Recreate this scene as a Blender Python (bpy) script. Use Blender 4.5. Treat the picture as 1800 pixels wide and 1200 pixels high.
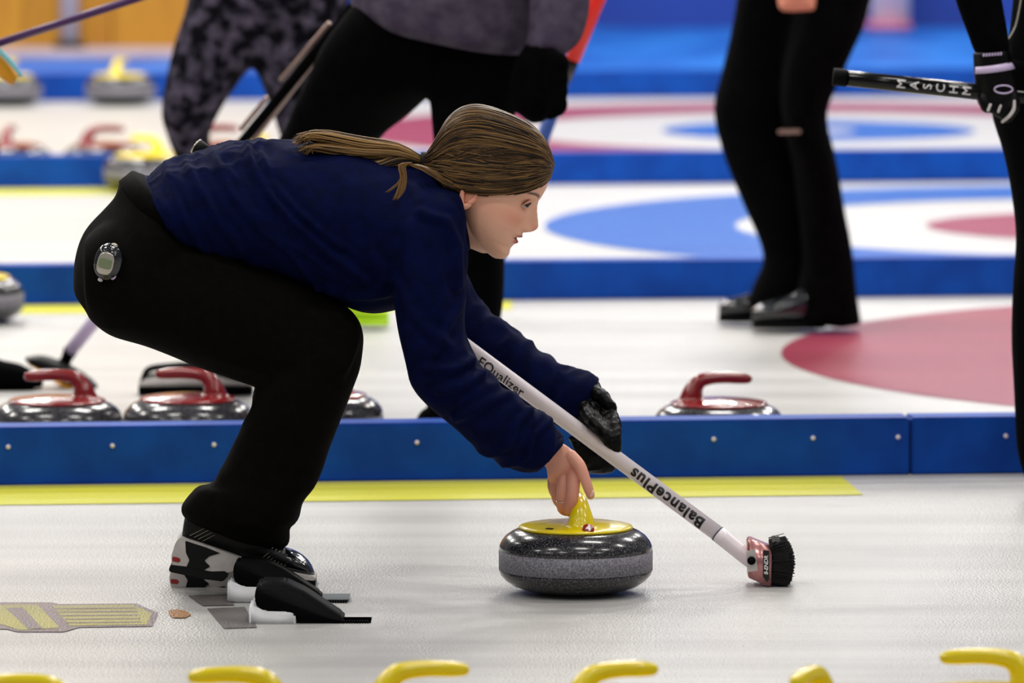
import bpy, bmesh, math, random
from mathutils import Vector, Matrix, noise
random.seed(7)
R = math.radians
for o in list(bpy.data.objects): bpy.data.objects.remove(o)
scn = bpy.context.scene
COL = scn.collection

# ---------------------------------------------------------------- camera
FPX = 12000.0; CAMH = 1.67; PITCH = math.atan(1126/FPX)
cd = bpy.data.cameras.new('camera'); cam = bpy.data.objects.new('camera', cd); COL.objects.link(cam)
cd.sensor_width = 36; cd.lens = 36*FPX/1800
cam.location = (0, 0, CAMH); cam.rotation_euler = (math.pi/2-PITCH, 0, 0)
cd.clip_end = 200; cd.clip_start = 0.1
cd.dof.use_dof = True; cd.dof.focus_distance = 12.72; cd.dof.aperture_fstop = 5.0
scn.camera = cam
scn.view_settings.view_transform = 'Standard'; scn.view_settings.look = 'None'
scn.view_settings.exposure = 0.0; scn.view_settings.gamma = 1.0
scn.view_settings.use_curve_mapping = False
# ---------------------------------------------------------------- light
w = bpy.data.worlds.new('world'); scn.world = w; w.use_nodes = True
w.node_tree.nodes['Background'].inputs[0].default_value = (0.93, 0.95, 1.0, 1)
w.node_tree.nodes['Background'].inputs[1].default_value = 0.17
def lamp(x, y, z, sx, sy, power, col=(1, .97, .92)):
    l = bpy.data.lights.new('ceiling_lamp', 'AREA'); l.shape = 'RECTANGLE'; l.size = sx; l.size_y = sy
    l.energy = power; l.color = col
    o = bpy.data.objects.new('ceiling_lamp', l); o.location = (x, y, z); COL.objects.link(o)
for yy, pw in ((7.0, 40), (10.2, 50), (13.6, 62), (17.6, 130), (21.5, 160), (26, 160), (30.5, 130), (33.6, 80)):  # rearmost row is added to brighten the dim far panel
    for xx in (-6.2, -2.6, 1.0, 4.4):
        lamp(xx+0.35*math.sin(yy), yy, 5.2, 1.3, 0.28, pw)

SU = Vector((0, math.cos(PITCH), -math.sin(PITCH))); UPV = Vector((0, math.sin(PITCH), math.cos(PITCH)))
def ray(px, py): return SU*FPX + Vector((1, 0, 0))*(px-900) + UPV*(600-py)
def P(px, py, Y):
    d = ray(px, py); return Vector((0, 0, CAMH)) + d*(Y/d.y)
def G(px, py, z=0.0):
    d = ray(px, py); t = (z-CAMH)/d.z; return Vector((0, 0, CAMH)) + d*t
K = 12.75/FPX

# ---------------------------------------------------------------- helpers
def lin(c):
    out = []
    for v in c:
        v = v/255.0
        out.append(v/12.92 if v <= .04045 else ((v+.055)/1.055)**2.4)
    return (out[0], out[1], out[2], 1)
def mat(name, rgb, rough=.5, metal=0, noise_scale=0, rgb2=None, bump=0, bump_scale=80, spec=.5, coat=0, attr=None, stretch=None, detail=3, ramp=(.35, .65)):
    m = bpy.data.materials.new(name); m.use_nodes = True
    nt = m.node_tree; b = nt.nodes['Principled BSDF']
    b.inputs['Base Color'].default_value = lin(rgb); b.inputs['Roughness'].default_value = rough
    b.inputs['Metallic'].default_value = metal; b.inputs['Specular IOR Level'].default_value = spec
    b.inputs['Coat Weight'].default_value = coat
    tc = nt.nodes.new('ShaderNodeTexCoord'); src = tc.outputs['Object']
    if stretch:
        mp = nt.nodes.new('ShaderNodeMapping'); mp.inputs['Scale'].default_value = stretch
        nt.links.new(src, mp.inputs[0]); src = mp.outputs[0]
    if attr:
        a = nt.nodes.new('ShaderNodeAttribute'); a.attribute_name = attr
        nt.links.new(a.outputs['Color'], b.inputs['Base Color'])
    if noise_scale:
        n = nt.nodes.new('ShaderNodeTexNoise'); n.inputs['Scale'].default_value = noise_scale; n.inputs['Detail'].default_value = detail
        nt.links.new(src, n.inputs['Vector'])
        r = nt.nodes.new('ShaderNodeValToRGB'); r.color_ramp.elements[0].position = ramp[0]; r.color_ramp.elements[1].position = ramp[1]
        r.color_ramp.elements[0].color = lin(rgb); r.color_ramp.elements[1].color = lin(rgb2)
        nt.links.new(n.outputs['Fac'], r.inputs['Fac']); nt.links.new(r.outputs['Color'], b.inputs['Base Color'])
    if bump:
        n2 = nt.nodes.new('ShaderNodeTexNoise'); n2.inputs['Scale'].default_value = bump_scale; n2.inputs['Detail'].default_value = 3
        nt.links.new(src, n2.inputs['Vector'])
        bp = nt.nodes.new('ShaderNodeBump'); bp.inputs['Strength'].default_value = bump; bp.inputs['Distance'].default_value = .01
        nt.links.new(n2.outputs['Fac'], bp.inputs['Height']); nt.links.new(bp.outputs['Normal'], b.inputs['Normal'])
    return m

def link(name, me, m=None, parent=None, smooth=True):
    o = bpy.data.objects.new(name, me); COL.objects.link(o)
    if m:
        for mm in (m if isinstance(m, (list, tuple)) else [m]): me.materials.append(mm)
    if smooth:
        for p in me.polygons: p.use_smooth = True
    if parent: o.parent = parent
    return o
def mesh(verts, faces):
    me = bpy.data.meshes.new('m'); me.from_pydata([tuple(v) for v in verts], [], faces)
    bm = bmesh.new(); bm.from_mesh(me); bmesh.ops.recalc_face_normals(bm, faces=bm.faces); bm.to_mesh(me); bm.free()
    return me
def tag(o, label, cat, group=None, kind=None):
    if kind: o['kind'] = kind
    if label: o['label'] = label
    if cat: o['category'] = cat
    if group: o['group'] = group
    return o
def empty(name, loc=(0, 0, 0), rz=0):
    o = bpy.data.objects.new(name, None); COL.objects.link(o); o.location = loc; o.rotation_euler = (0, 0, rz); o.empty_display_size = .05
    return o
def adopt(child, parent):
    bpy.context.view_layer.update()
    child.parent = parent; child.matrix_parent_inverse = parent.matrix_world.inverted()
    return child
def copy_tree(o, parent=None):
    c = o.copy(); COL.objects.link(c)
    if parent: c.parent = parent
    for ch in [x for x in bpy.data.objects if x.parent == o and x != c]: copy_tree(ch, c)
    return c

def cat(vals, k):                       # Catmull-Rom through tuples of Vectors/floats
    out = []; n = len(vals)
    for i in range(n-1):
        p0 = vals[max(i-1, 0)]; p1 = vals[i]; p2 = vals[i+1]; p3 = vals[min(i+2, n-1)]
        for s in range(k):
            t = s/k; t2 = t*t; t3 = t2*t
            out.append(tuple(((-a+3*b-3*c+d)*t3 + (2*a-5*b+4*c-d)*t2 + (c-a)*t + 2*b)*.5 for a, b, c, d in zip(p0, p1, p2, p3)))
    out.append(vals[-1]); return out
def loft(secs, seg=40, k=4, n=2.0, closed=True):
    """secs: (center, ax1, ax2) tuples -> verts, faces"""
    s = cat(secs, k) if k > 1 else secs
    V = []; F = []
    for c, a, b in s:
        for j in range(seg):
            t = 2*math.pi*j/seg; ct, st = math.cos(t), math.sin(t)
            e = 2.0/n
            V.append(c + a*(math.copysign(abs(ct)**e, ct)) + b*(math.copysign(abs(st)**e, st)))
    m_ = len(s)
    for i in range(m_-1):
        for j in range(seg):
            F.append((i*seg+j, i*seg+(j+1) % seg, (i+1)*seg+(j+1) % seg, (i+1)*seg+j))
    if closed:
        for idx, c in ((0, s[0][0]), (m_-1, s[-1][0])):
            V.append(c); q = len(V)-1
            for j in range(seg):
                F.append((q, idx*seg+j, idx*seg+(j+1) % seg))
    return V, F
def sec(ax, ay, bx, by, Y, hd, Yb=None):
    a = P(ax, ay, Y); b = P(bx, by, Y if Yb is None else Yb)
    return ((a+b)/2, (a-b)/2, Vector((0, hd, 0)))
def shrink(secs, f): return [(c, a*f, b*f) for c, a, b in secs]
def tube(pts, rads, seg=14, k=4, rnd=True, flat=1.0):
    """round tube through points; returns verts, faces"""
    pr = cat([(Vector(p), r) for p, r in zip(pts, rads)], k) if k > 1 else [(Vector(p), r) for p, r in zip(pts, rads)]
    if rnd:
        def endcap(p, q, r):
            d = (p-q).normalized(); return [(p + d*r*math.sin(a), r*math.cos(a)) for a in (R(35), R(65), R(85))]
        pr = list(reversed(endcap(pr[0][0], pr[1][0], pr[0][1]))) + pr + endcap(pr[-1][0], pr[-2][0], pr[-1][1])
    S = []; u = None
    for i, (p, r) in enumerate(pr):
        d = (pr[min(i+1, len(pr)-1)][0] - pr[max(i-1, 0)][0]).normalized()
        if u is None:
            u = d.cross(Vector((0, 1, 0)));
            if u.length < .1: u = d.cross(Vector((1, 0, 0)))
            u.normalize()
        u = (u - d*u.dot(d)).normalized(); v = d.cross(u)
        S.append((p, u*r, v*r*flat))
    return loft(S, seg=seg, k=1)
def joinvf(parts):
    V = []; F = []
    for v, f in parts:
        o = len(V); V += list(v); F += [tuple(i+o for i in ff) for ff in f]
    return V, F
def obj(name, vf, m, parent=None, smooth=True):
    return link(name, mesh(*vf), m, parent, smooth)
def bakemods(o):
    bpy.context.view_layer.update()
    dg = bpy.context.evaluated_depsgraph_get()
    me = bpy.data.meshes.new_from_object(o.evaluated_get(dg)); old = o.data
    o.modifiers.clear(); o.data = me
    return o
def fuse(parts, voxel, smooth=4, fac=.5):
    """voxel union of closed shapes -> mesh"""
    o = link('tmp', mesh(*joinvf(parts)))
    r = o.modifiers.new('r', 'REMESH'); r.mode = 'VOXEL'; r.voxel_size = voxel
    if smooth:
        s = o.modifiers.new('s', 'SMOOTH'); s.iterations = smooth; s.factor = fac
    bakemods(o); me = o.data; bpy.data.objects.remove(o)
    return me
def displace(me, fn):
    bm = bmesh.new(); bm.from_mesh(me); bm.normal_update()
    moves = [v.normal*fn(v.co, v.normal) for v in bm.verts]
    for v, d in zip(bm.verts, moves): v.co += d
    bm.to_mesh(me); bm.free(); return me
def ridged(p, d, f_along, f_across, seed=0):
    """folds running along unit direction d"""
    al = p.dot(d); q = p - d*al
    s = d*al*f_along + q*f_across + Vector((seed, seed*.7, 0))
    n = noise.noise(s)
    return (1-abs(n)*2.2)
def prism(poly, y0, y1, bev=0, steps=1):
    """poly: world (x, z) list; extruded between depth y0 and y1"""
    n = len(poly)
    V = [(x, y0, z) for x, z in poly] + [(x, y1, z) for x, z in poly]
    F = [tuple(range(n)), tuple(range(2*n-1, n-1, -1))] + [(i, (i+1) % n, n+(i+1) % n, n+i) for i in range(n)]
    if bev:
        me = mesh(V, F); bm = bmesh.new(); bm.from_mesh(me)
        bmesh.ops.bevel(bm, geom=list(bm.edges), offset=bev, segments=2, affect='EDGES', clamp_overlap=True)
        V = [v.co.copy() for v in bm.verts]; F = [tuple(v.index for v in f.verts) for f in bm.faces]; bm.free()
    return V, F
def pprism(pix, Y, y0, y1, bev=0):
    return prism([(P(x, y, Y).x, P(x, y, Y).z) for x, y in pix], y0, y1, bev)
def box(x0, x1, y0, y1, z0, z1, bev=0):
    return prism([(x0, z0), (x1, z0), (x1, z1), (x0, z1)], y0, y1, bev)
def lathe(prof, seg=96):
    V = []; F = []
    for r, z in prof:
        for j in range(seg):
            t = 2*math.pi*j/seg; V.append(Vector((r*math.cos(t), r*math.sin(t), z)))
    for i in range(len(prof)-1):
        for j in range(seg): F.append((i*seg+j, i*seg+(j+1) % seg, (i+1)*seg+(j+1) % seg, (i+1)*seg+j))
    return V, F
def text(body, fn, size=1.0, shear=0, off=0, name='lettering', m=None, parent=None, space=1.0):
    cu = bpy.data.curves.new('t', 'FONT'); cu.body = body; cu.size = size; cu.shear = shear; cu.offset = off
    cu.extrude = 0; cu.align_x = 'CENTER'; cu.align_y = 'CENTER'; cu.resolution_u = 4; cu.space_character = space
    o = bpy.data.objects.new('t', cu); COL.objects.link(o); bpy.context.view_layer.update()
    me = bpy.data.meshes.new_from_object(o.evaluated_get(bpy.context.evaluated_depsgraph_get()))
    bpy.data.objects.remove(o)
    bm = bmesh.new(); bm.from_mesh(me)
    bmesh.ops.triangulate(bm, faces=bm.faces)
    for _ in range(3):
        lim = size*.09; ee = [e for e in bm.edges if e.calc_length() > lim]
        if not ee: break
        bmesh.ops.subdivide_edges(bm, edges=ee, cuts=1); bmesh.ops.triangulate(bm, faces=bm.faces)
    for v in bm.verts: v.co = fn(v.co.x, v.co.y)
    bm.to_mesh(me); bm.free()
    return link(name, me, m, parent, smooth=False)

# ---------------------------------------------------------------- materials
def ice_mat(name, rgb, rgb2, spec=.12):
    m = mat(name, rgb, rough=.3, noise_scale=1.2, rgb2=rgb2, spec=spec, ramp=(.3, .7), stretch=(.35, 5, 1), detail=6)
    nt = m.node_tree; b = nt.nodes['Principled BSDF']
    tc = nt.nodes.new('ShaderNodeTexCoord')
    vo = nt.nodes.new('ShaderNodeTexVoronoi'); vo.inputs['Scale'].default_value = 230
    nt.links.new(tc.outputs['Object'], vo.inputs['Vector'])
    bp = nt.nodes.new('ShaderNodeBump'); bp.inputs['Strength'].default_value = .38; bp.inputs['Distance'].default_value = .004; bp.invert = True
    nt.links.new(vo.outputs['Distance'], bp.inputs['Height']); nt.links.new(bp.outputs['Normal'], b.inputs['Normal'])
    return m
M = {}
M['ice'] = ice_mat('ice', (170, 168, 166), (192, 190, 187), .3)
M['ice_red'] = ice_mat('ice_red', (132, 50, 66), (142, 60, 76))
M['ice_blue'] = ice_mat('ice_blue', (14, 76, 158), (24, 90, 170))
M['ice_yellow'] = ice_mat('ice_yellow', (196, 192, 26), (206, 204, 84))
M['ice_grey'] = ice_mat('ice_grey', (108, 94, 100), (126, 112, 114))
M['ice_olive'] = ice_mat('ice_olive', (174, 166, 70), (150, 144, 82))
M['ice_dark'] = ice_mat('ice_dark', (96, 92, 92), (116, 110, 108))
M['ice_rust'] = ice_mat('ice_rust', (190, 110, 60), (130, 100, 40))
M['foam'] = mat('divider_foam', (2, 70, 164), rough=.55, noise_scale=9, rgb2=(1, 58, 146), bump=.05, bump_scale=60, spec=.18)
M['screw'] = mat('screw', (225, 215, 225), rough=.4)
M['seam'] = mat('seam', (4, 26, 66), rough=.7)
M['wood'] = mat('wood_panel', (190, 136, 24), rough=.6, noise_scale=3, rgb2=(164, 106, 14), stretch=(4, 4, .4))
M['walkway'] = mat('walkway', (175, 160, 172), rough=.8, noise_scale=5, rgb2=(160, 148, 160))
M['wallblue'] = mat('wall_blue', (8, 62, 160), rough=.5, noise_scale=.8, rgb2=(6, 50, 140))
M['post'] = mat('painted_post', (180, 182, 200), rough=.4)
M['granite'] = mat('granite', (26, 26, 30), rough=.2, noise_scale=330, rgb2=(120, 116, 120), ramp=(.52, .74), spec=.5, coat=.3)
M['band'] = mat('striking_band', (88, 86, 98), rough=.6, noise_scale=300, rgb2=(152, 148, 156), ramp=(.35, .7))
M['yellow'] = mat('yellow_plastic', (228, 202, 2), rough=.22, coat=.3, noise_scale=4, rgb2=(240, 218, 10))
M['red'] = mat('red_plastic', (136, 18, 20), rough=.2, coat=.4, noise_scale=4, rgb2=(122, 14, 18))
M['pinkfoot'] = mat('pink_foot', (176, 104, 140), rough=.6)
M['badge'] = mat('badge_red', (150, 22, 24), rough=.35)
M['white'] = mat('white_ink', (240, 238, 238), rough=.5)
M['black'] = mat('black_rubber', (3, 3, 4), rough=.6, bump=.1, bump_scale=200, spec=.08)
M['glossblack'] = mat('gloss_black', (3, 3, 4), rough=.12, spec=.3)
M['ink'] = mat('black_ink', (8, 8, 10), rough=.5)
M['navy'] = mat('navy_fleece', (2, 10, 54), rough=.85, noise_scale=40, rgb2=(1, 7, 42), bump=.25, bump_scale=500, spec=.08)
M['trouser'] = mat('black_trousers', (8, 7, 4), rough=.85, noise_scale=60, rgb2=(5, 4, 3), bump=.2, bump_scale=600, spec=.07)
M['bgblack'] = mat('black_cloth', (2, 2, 3), rough=.9, noise_scale=30, rgb2=(5, 4, 5), spec=.04)
M['camo'] = mat('mottled_leggings', (10, 9, 14), rough=.9, noise_scale=26, rgb2=(100, 92, 112), ramp=(.44, .78), detail=6, spec=.05)
M['greyknit'] = mat('grey_knit', (62, 54, 72), rough=.95, noise_scale=25, rgb2=(82, 74, 90), bump=.2, bump_scale=200, spec=.1)
M['hairtie'] = mat('hair_tie', (6, 6, 8), rough=.7)
M['glove'] = mat('black_leather', (4, 4, 5), rough=.4, bump=.12, bump_scale=90, spec=.14)
M['shaft'] = mat('white_shaft', (236, 226, 232), rough=.3, noise_scale=3, rgb2=(232, 222, 228))
M['cream'] = mat('cream_sole', (206, 200, 196), rough=.5, noise_scale=30, rgb2=(190, 184, 182))
M['shoeblack'] = mat('shoe_black', (6, 6, 9), rough=.45, bump=.15, bump_scale=220, spec=.25)
M['patent'] = mat('shoe_patent', (12, 16, 22), rough=.12, coat=.8, bump=.25, bump_scale=60)
M['copper'] = mat('rose_metal', (196, 138, 136), rough=.25, metal=.7)
M['bristle'] = mat('black_bristle', (5, 5, 6), rough=.8, bump=.8, bump_scale=400, stretch=(1, 1, .1))
M['hackwhite'] = mat('hack_white', (236, 236, 238), rough=.5, noise_scale=20, rgb2=(222, 222, 226))
M['hackmetal'] = mat('hack_plate', (70, 82, 84), rough=.4, metal=.6)
M['silver'] = mat('silver_trim', (196, 190, 176), rough=.25, metal=.6)
M['lcd'] = mat('lcd', (122, 132, 100), rough=.25)
M['digit'] = mat('lcd_digit', (70, 78, 58), rough=.4)
M['lime'] = mat('lime_shoe', (178, 222, 12), rough=.5)
M['orange_s'] = mat('orange_fabric', (222, 150, 20), rough=.7)
M['cyan_s'] = mat('cyan_trim', (120, 190, 200), rough=.5)
M['redshaft'] = mat('red_shaft', (240, 42, 30), rough=.35)
M['blueshaft'] = mat('blue_shaft', (56, 86, 160), rough=.4)
M['purple'] = mat('purple_shaft', (66, 22, 84), rough=.35)
M['brown'] = mat('bronze_shaft', (150, 122, 112), rough=.3, metal=.2)
M['lilac'] = mat('lilac_shaft', (206, 186, 222), rough=.35)
M['skin'] = mat('skin', (225, 170, 140), rough=.5, attr='col', spec=.35)
M['skin'].node_tree.nodes['Principled BSDF'].inputs['Subsurface Weight'].default_value = .12
M['skin'].node_tree.nodes['Principled BSDF'].inputs['Subsurface Radius'].default_value = (.01, .004, .002)
M['bgskin'] = mat('skin_plain', (206, 128, 104), rough=.55)
M['eye'] = mat('eye', (200, 190, 185), rough=.3, attr='col', spec=.25)
M['hair'] = mat('hair', (96, 68, 36), rough=.5, attr='col', spec=.28)
SKIN = lin((244, 188, 160))

# ---------------------------------------------------------------- setting
TH = math.atan(.1015)
def lane(s, t, z=0):   # s along the sheets, t across (depth), measured at x=0
    return Vector((s*math.cos(TH) - t*0, t + s*math.sin(TH), z))
floor = obj('floor', ([(-14, 6, 0), (14, 6, 0), (14, 37, 0), (-14, 37, 0)], [(0, 1, 2, 3)]), M['ice'], smooth=False)
floor['kind'] = 'structure'
def ring(name, cx, cy, r0, r1, m, z, seg=128):
    V = []; F = []
    for j in range(seg):
        t = 2*math.pi*j/seg
        V += [(cx+r0*math.cos(t), cy+r0*math.sin(t), z), (cx+r1*math.cos(t), cy+r1*math.sin(t), z)]
    for j in range(seg):
        a = 2*j; b = 2*((j+1) % seg); F.append((a, a+1, b+1, b))
    return obj(name, (V, F), m, floor, smooth=False)
def house(cx, cy, outer, inner):
    ring('house_ring', cx, cy, 1.22, 1.83, outer, .0015)
    ring('house_ring', cx, cy, .15, .61, inner, .0015)
c2 = G(2640, 632); house(2.52, c2.y+.1, M['ice_red'], M['ice_blue'])
c3 = G(1965, 398); house(c3.x, c3.y, M['ice_blue'], M['ice_red'])
c4 = G(1446, 240); house(c4.x, c4.y+.36, M['ice_red'], M['ice_blue'])
D1 = G(0, 853).y + .1*.9; 
def tbase(px, py):
    g = G(px, py); return g.y - g.x*math.tan(TH)
T1 = tbase(0, 853); T2 = tbase(900, 528); T3 = tbase(900, 325); T4 = tbase(1100, 172)
def strip(t0, t1, s0, s1, name='side_strip', m=None, skew=0):
    q = [lane(s0, t0, .0015), lane(s1+skew, t0, .0015), lane(s1, t1, .0015), lane(s0, t1, .0015)]
    return obj(name, (q, [(0, 1, 2, 3)]), m or M['ice_yellow'], floor, smooth=False)
strip(T1-.37, T1-.02, -6, .715, skew=.03)
strip(T2-.30, T2-.02, -6, .0); strip(T3-.35, T3-.02, -8, -.9)
def divider(t, cuts, z=.125, thick=.095, labels=None, screws=None):
    out = []
    for i in range(len(cuts)-1):
        s0, s1 = cuts[i]+.002, cuts[i+1]-.002
        e = empty('foam_divider', lane(s0, t))
        V, F = box(0, s1-s0, 0, thick, 0.0, z, .004)
        rot = Matrix.Rotation(TH, 3, 'Z')
        V = [rot@Vector(v) for v in V]
        obj('foam_body', (V, F), M['foam'], e, smooth=False)
        if screws:
            for sx in screws:
                if s0 < sx < s1:
                    V, F = tube([(0, -.004, 0), (0, .002, 0)], [.0048, .0048], seg=10, k=1, rnd=False)
                    V = [rot@(Vector(v)+Vector((sx-s0, 0, .083))) for v in V]
                    obj('screw', (V, F), M['screw'], e)
        tag(e, labels[i], 'divider', 'foam dividers between the ice sheets')
        out.append(e)
    return out
k1 = 826.0
divider(T1, [-8, -3.1, (1612-900)/820, 5.5], labels=['far left end of the nearest blue foam divider board, just out of frame', 'long blue foam divider behind the crouching player, red stones behind it', 'short blue foam divider piece right of the joint on the nearest divider line'],
        screws=[(x-900)/822.0/math.cos(TH)*1.0 for x in (15, 197, 375, 553, 732, 910, 1085, 1258, 1435, 1587, 1780)])
divider(T2, [-8, 7], z=.11, labels=['blue foam divider running behind the black-trousered legs, second from camera'])
divider(T3, [-9, 8], z=.112, labels=['blue foam divider level with the ponytail, third from camera'])
divider(T4, [-10, 9], z=.115, labels=['farthest blurred blue foam divider, in front of the back wall'])
# far walls
wy = 32.7
M['carpet'] = mat('blue_carpet', (10, 78, 168), rough=.5, noise_scale=1.4, rgb2=(34, 112, 200), spec=.3, stretch=(1.5, .6, 1))
cp = obj('trim_2', ([(-12, T4-1.2+.6, .004), (-12, 35.0, .004), (12, 35.0, .004), (12, T4+1.22+.2, .004)], [(0, 1, 2, 3)]), M['carpet'], smooth=False); cp['kind'] = 'structure'
V, F = [], []
parts = []
for i in range(26):
    x0 = -12+i*.42; parts.append(box(x0+.004, x0+.416, wy, wy+.05, .02, 3.2))
w1 = obj('wall_back', joinvf(parts+[box(-12, -1.1, wy+.04, wy+.1, 0, 3.2)]), M['wood'], smooth=False); w1['kind'] = 'structure'
wk = obj('trim_1', box(-12, -1.1, wy-.75, wy, 0, .02), M['walkway'], smooth=False); wk['kind'] = 'structure'
w2 = obj('wall_back_blue', box(-1.1, 12, 35.0, 35.2, 0, 3.2), M['wallblue'], smooth=False); w2['kind'] = 'structure'
w3 = obj('wall_return', box(-1.15, -1.1, wy, 35.2, 0, 3.2), M['wallblue'], smooth=False); w3['kind'] = 'structure'
pp = empty('metal_post', P(122, 78, wy-.12)); 
o = obj('pole', tube([P(122, 82, wy-.1), P(122, -300, wy-.1)], [.045, .045], k=1, rnd=False, seg=20), M['post']); adopt(o, pp)
o = obj('base_plate', tube([P(122, 90, wy-.1), P(122, 76, wy-.1)], [.09, .07], k=1, rnd=False, seg=20), M['black']); adopt(o, pp)
tag(pp, 'grey metal post standing against the orange wood wall', 'post')
wp = empty('display_panel', P(1560, 60, 34.7))
for nm, v, mm in (('panel', box(P(1530, 50, 34.7).x, P(1598, 50, 34.7).x, 34.66, 34.72, .05, 1.4, .01), M['white']),
                  ('foot', box(P(1520, 50, 34.7).x, P(1600, 50, 34.7).x, 34.55, 34.8, 0, .05, .01), M['pinkfoot'])):
    adopt(obj(nm, v, mm), wp)
tag(wp, 'white upright panel with reddish foot against the far blue wall', 'panel')

# ---------------------------------------------------------------- curling stones
def make_stone(m, kind):
    e = empty('curling_stone')
    ra = .145
    prof = [(.001, .008), (.05, .008), (.060, .001), (.066, .0), (.073, .002), (.095, .006), (.118, .014), (.133, .0245), (.1415, .034), (.1448, .043)]
    low = [(ra, .044), (ra, .080)]
    up = [(.1448, .081), (.1435, .089), (.139, .098), (.131, .1075), (.120, .115), (.108, .1205), (.104, .121), (.001, .121)]
    V, F = lathe(prof+[(.1435, .0445), (.1435, .0795)]+up); obj('granite_body', (V, F), M['granite'], e)
    obj('striking_band', lathe([(.1437, .0435)]+low+[(.1437, .0805)]), M['band'], e)
    cap = lathe([(.001, .120), (.105, .120), (.108, .1215), (.108, .1245), (.104, .127), (.09, .1295), (.06, .133), (.03, .135), (.0005, .1355)])
    path = [(-.064, 0, .118), (-.062, 0, .130), (-.058, 0, .146), (-.052, 0, .161), (-.040, 0, .1735), (-.018, 0, .179), (.012, 0, .1805), (.045, 0, .179), (.064, 0, .1775)]
    V, F = tube(path, [.038, .027, .0235, .0190, .0158, .0138, .013, .0125, .0105], seg=24, k=4)
    # flatten flare where it meets the cap
    me = fuse([cap, (V, F)], .0022, 6)
    bm = bmesh.new(); bm.from_mesh(me)
    for v in bm.verts:
        if v.co.z < .1215: v.co.z = max(v.co.z, .1195)
    geom = [v for v in bm.verts if v.co.z < .1195 and v.co.xy.length > .12]
    bmesh.ops.delete(bm, geom=geom, context='VERTS'); bm.to_mesh(me); bm.free()
    link('handle', me, m, e)
    return e
def badge(e, ang, r=.093, num='4'):
    # round number sticker lying on the sloping cap, facing outwards
    n = Vector((math.cos(ang), math.sin(ang), 0)); tt = Vector((-math.sin(ang), math.cos(ang), 0))
    up = (n*-.55 + Vector((0, 0, .62))).normalized(); nn = tt.cross(up)
    c = n*(r-.002) + Vector((0, 0, .1335))
    V, F = loft([(c-nn*.004, tt*.0108, up*.0108), (c+nn*.0015, tt*.0108, up*.0108)], k=1, seg=28)
    b = obj('number_badge', (V, F), M['badge'], e)
    text(num, lambda x, y: c+nn*.0022+tt*x+up*y, size=.017, off=.0006, name='numeral', m=M['white'], parent=b)
    return b
ys = make_stone(M['yellow'], 'y')
g0 = Vector((P(1012, 1000, 12.75).x, 12.75, 0))
ang = R(-81)
ys.location = g0; ys.rotation_euler = (0, 0, ang+math.pi)
tag(ys, 'yellow-handled granite curling stone held by the crouching player', 'curling stone', 'yellow-handled curling stones')
y2 = []
def ycopy(px, D, rot, label):
    c = copy_tree(ys); c.location = (P(px, 600, D).x, D, 0); c.rotation_euler = (0, 0, R(rot)); c['label'] = label; y2.append(c)
base = [('yellow stone handle at the bottom left corner of the picture', 40, 10.32, 180),
        ('yellow stone handle at the bottom edge below the left logo on the ice', 412, 10.40, 186),
        ('yellow stone handle at the bottom edge below the hack', 742, 10.46, 10),
        ('yellow stone handle at the bottom edge below the held stone', 1082, 10.45, 25),
        ('yellow stone handle at the bottom edge seen nearly end on, below the broom brush', 1425, 10.40, -112),
        ('yellow stone handle in the bottom right corner', 1738, 10.60, 176)]
for l, px, D, r in base: ycopy(px, D, r, l)
ycopy(258, T3-.295, 140, 'blurred yellow stone in front of the third divider, left of the mottled leg')
ycopy(452, T3-.27, 60, 'blurred yellow stone seen between the mottled leggings legs')
ycopy(214, T4-.45, 75, 'blurred yellow stone in front of the farthest divider, right of the metal post')
ycopy(15, T4-.5, 60, 'blurred yellow stone in front of the farthest divider at the left edge')
ycopy(-52, 18.35, 100, 'grey stone cut by the left edge in front of the second divider')
# badge and small dark mark on the held stone
a_l = R(-81) - (ang+math.pi)
bpy.context.view_layer.update()
hm = [o for o in bpy.data.objects if o.parent == ys and o.name.startswith('handle')][0]
inv = hm.matrix_world.inverted()
def stick(px, py):
    o_ = inv @ Vector((0, 0, CAMH)); d_ = (inv.to_3x3() @ ray(px, py)).normalized()
    h_ = hm.ray_cast(o_ + d_*11, d_)
    return h_[1], h_[2]
pc_, nc_ = stick(1034, 931)
nc_ = (nc_ - .55*(inv.to_3x3() @ ray(1034, 931)).normalized()).normalized(); pc_ = pc_ + nc_*.002
rt_ = (inv.to_3x3() @ Vector((1, 0, 0))); rt_ = (rt_ - nc_*rt_.dot(nc_)).normalized(); up_b = nc_.cross(rt_)
if up_b.z < 0: up_b = -up_b
bd = obj('number_badge', loft([(pc_-nc_*.004, rt_*.0112, up_b*.0112), (pc_+nc_*.0022, rt_*.0112, up_b*.0112)], k=1, seg=28), M['badge'], ys)
text('4', lambda x, y: pc_+nc_*.0028+rt_*x+up_b*y, size=.019, off=.0007, name='numeral', m=M['white'], parent=bd)
tt = []
for i in range(5):
    aa = R(-127+i*2.2) - (ang+math.pi)
    tt.append((Vector((.092*math.cos(aa), .092*math.sin(aa), .1296)),
               Vector((.0, .0, .0015)), Vector((math.cos(aa), math.sin(aa), 0))*.0035))
obj('dark_mark', loft(tt, k=1, seg=10), M['ink'], ys)
rs = make_stone(M['red'], 'r')
reds = [('red-handled stone behind the near divider at far left', 100, 15.08, 180),
        ('red-handled stone behind the near divider, between buttocks and shin of the crouching player', 330, 15.12, 172),
        ('red-handled stone mostly hidden behind the crouching player\'s shin', 560, 15.2, 150),
        ('red-handled stone standing alone behind the near divider to the right', 1264, 15.02, 2),
        ('blurred red-handled stone behind the third divider at the left edge', 20, T3+.22, 80),
        ('blurred red-handled stone behind the third divider, right one', 185, T3+.24, 10),
        ('blurred red-handled stone behind the third divider between the mottled legs', 385, T3+.28, 0)]
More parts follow.
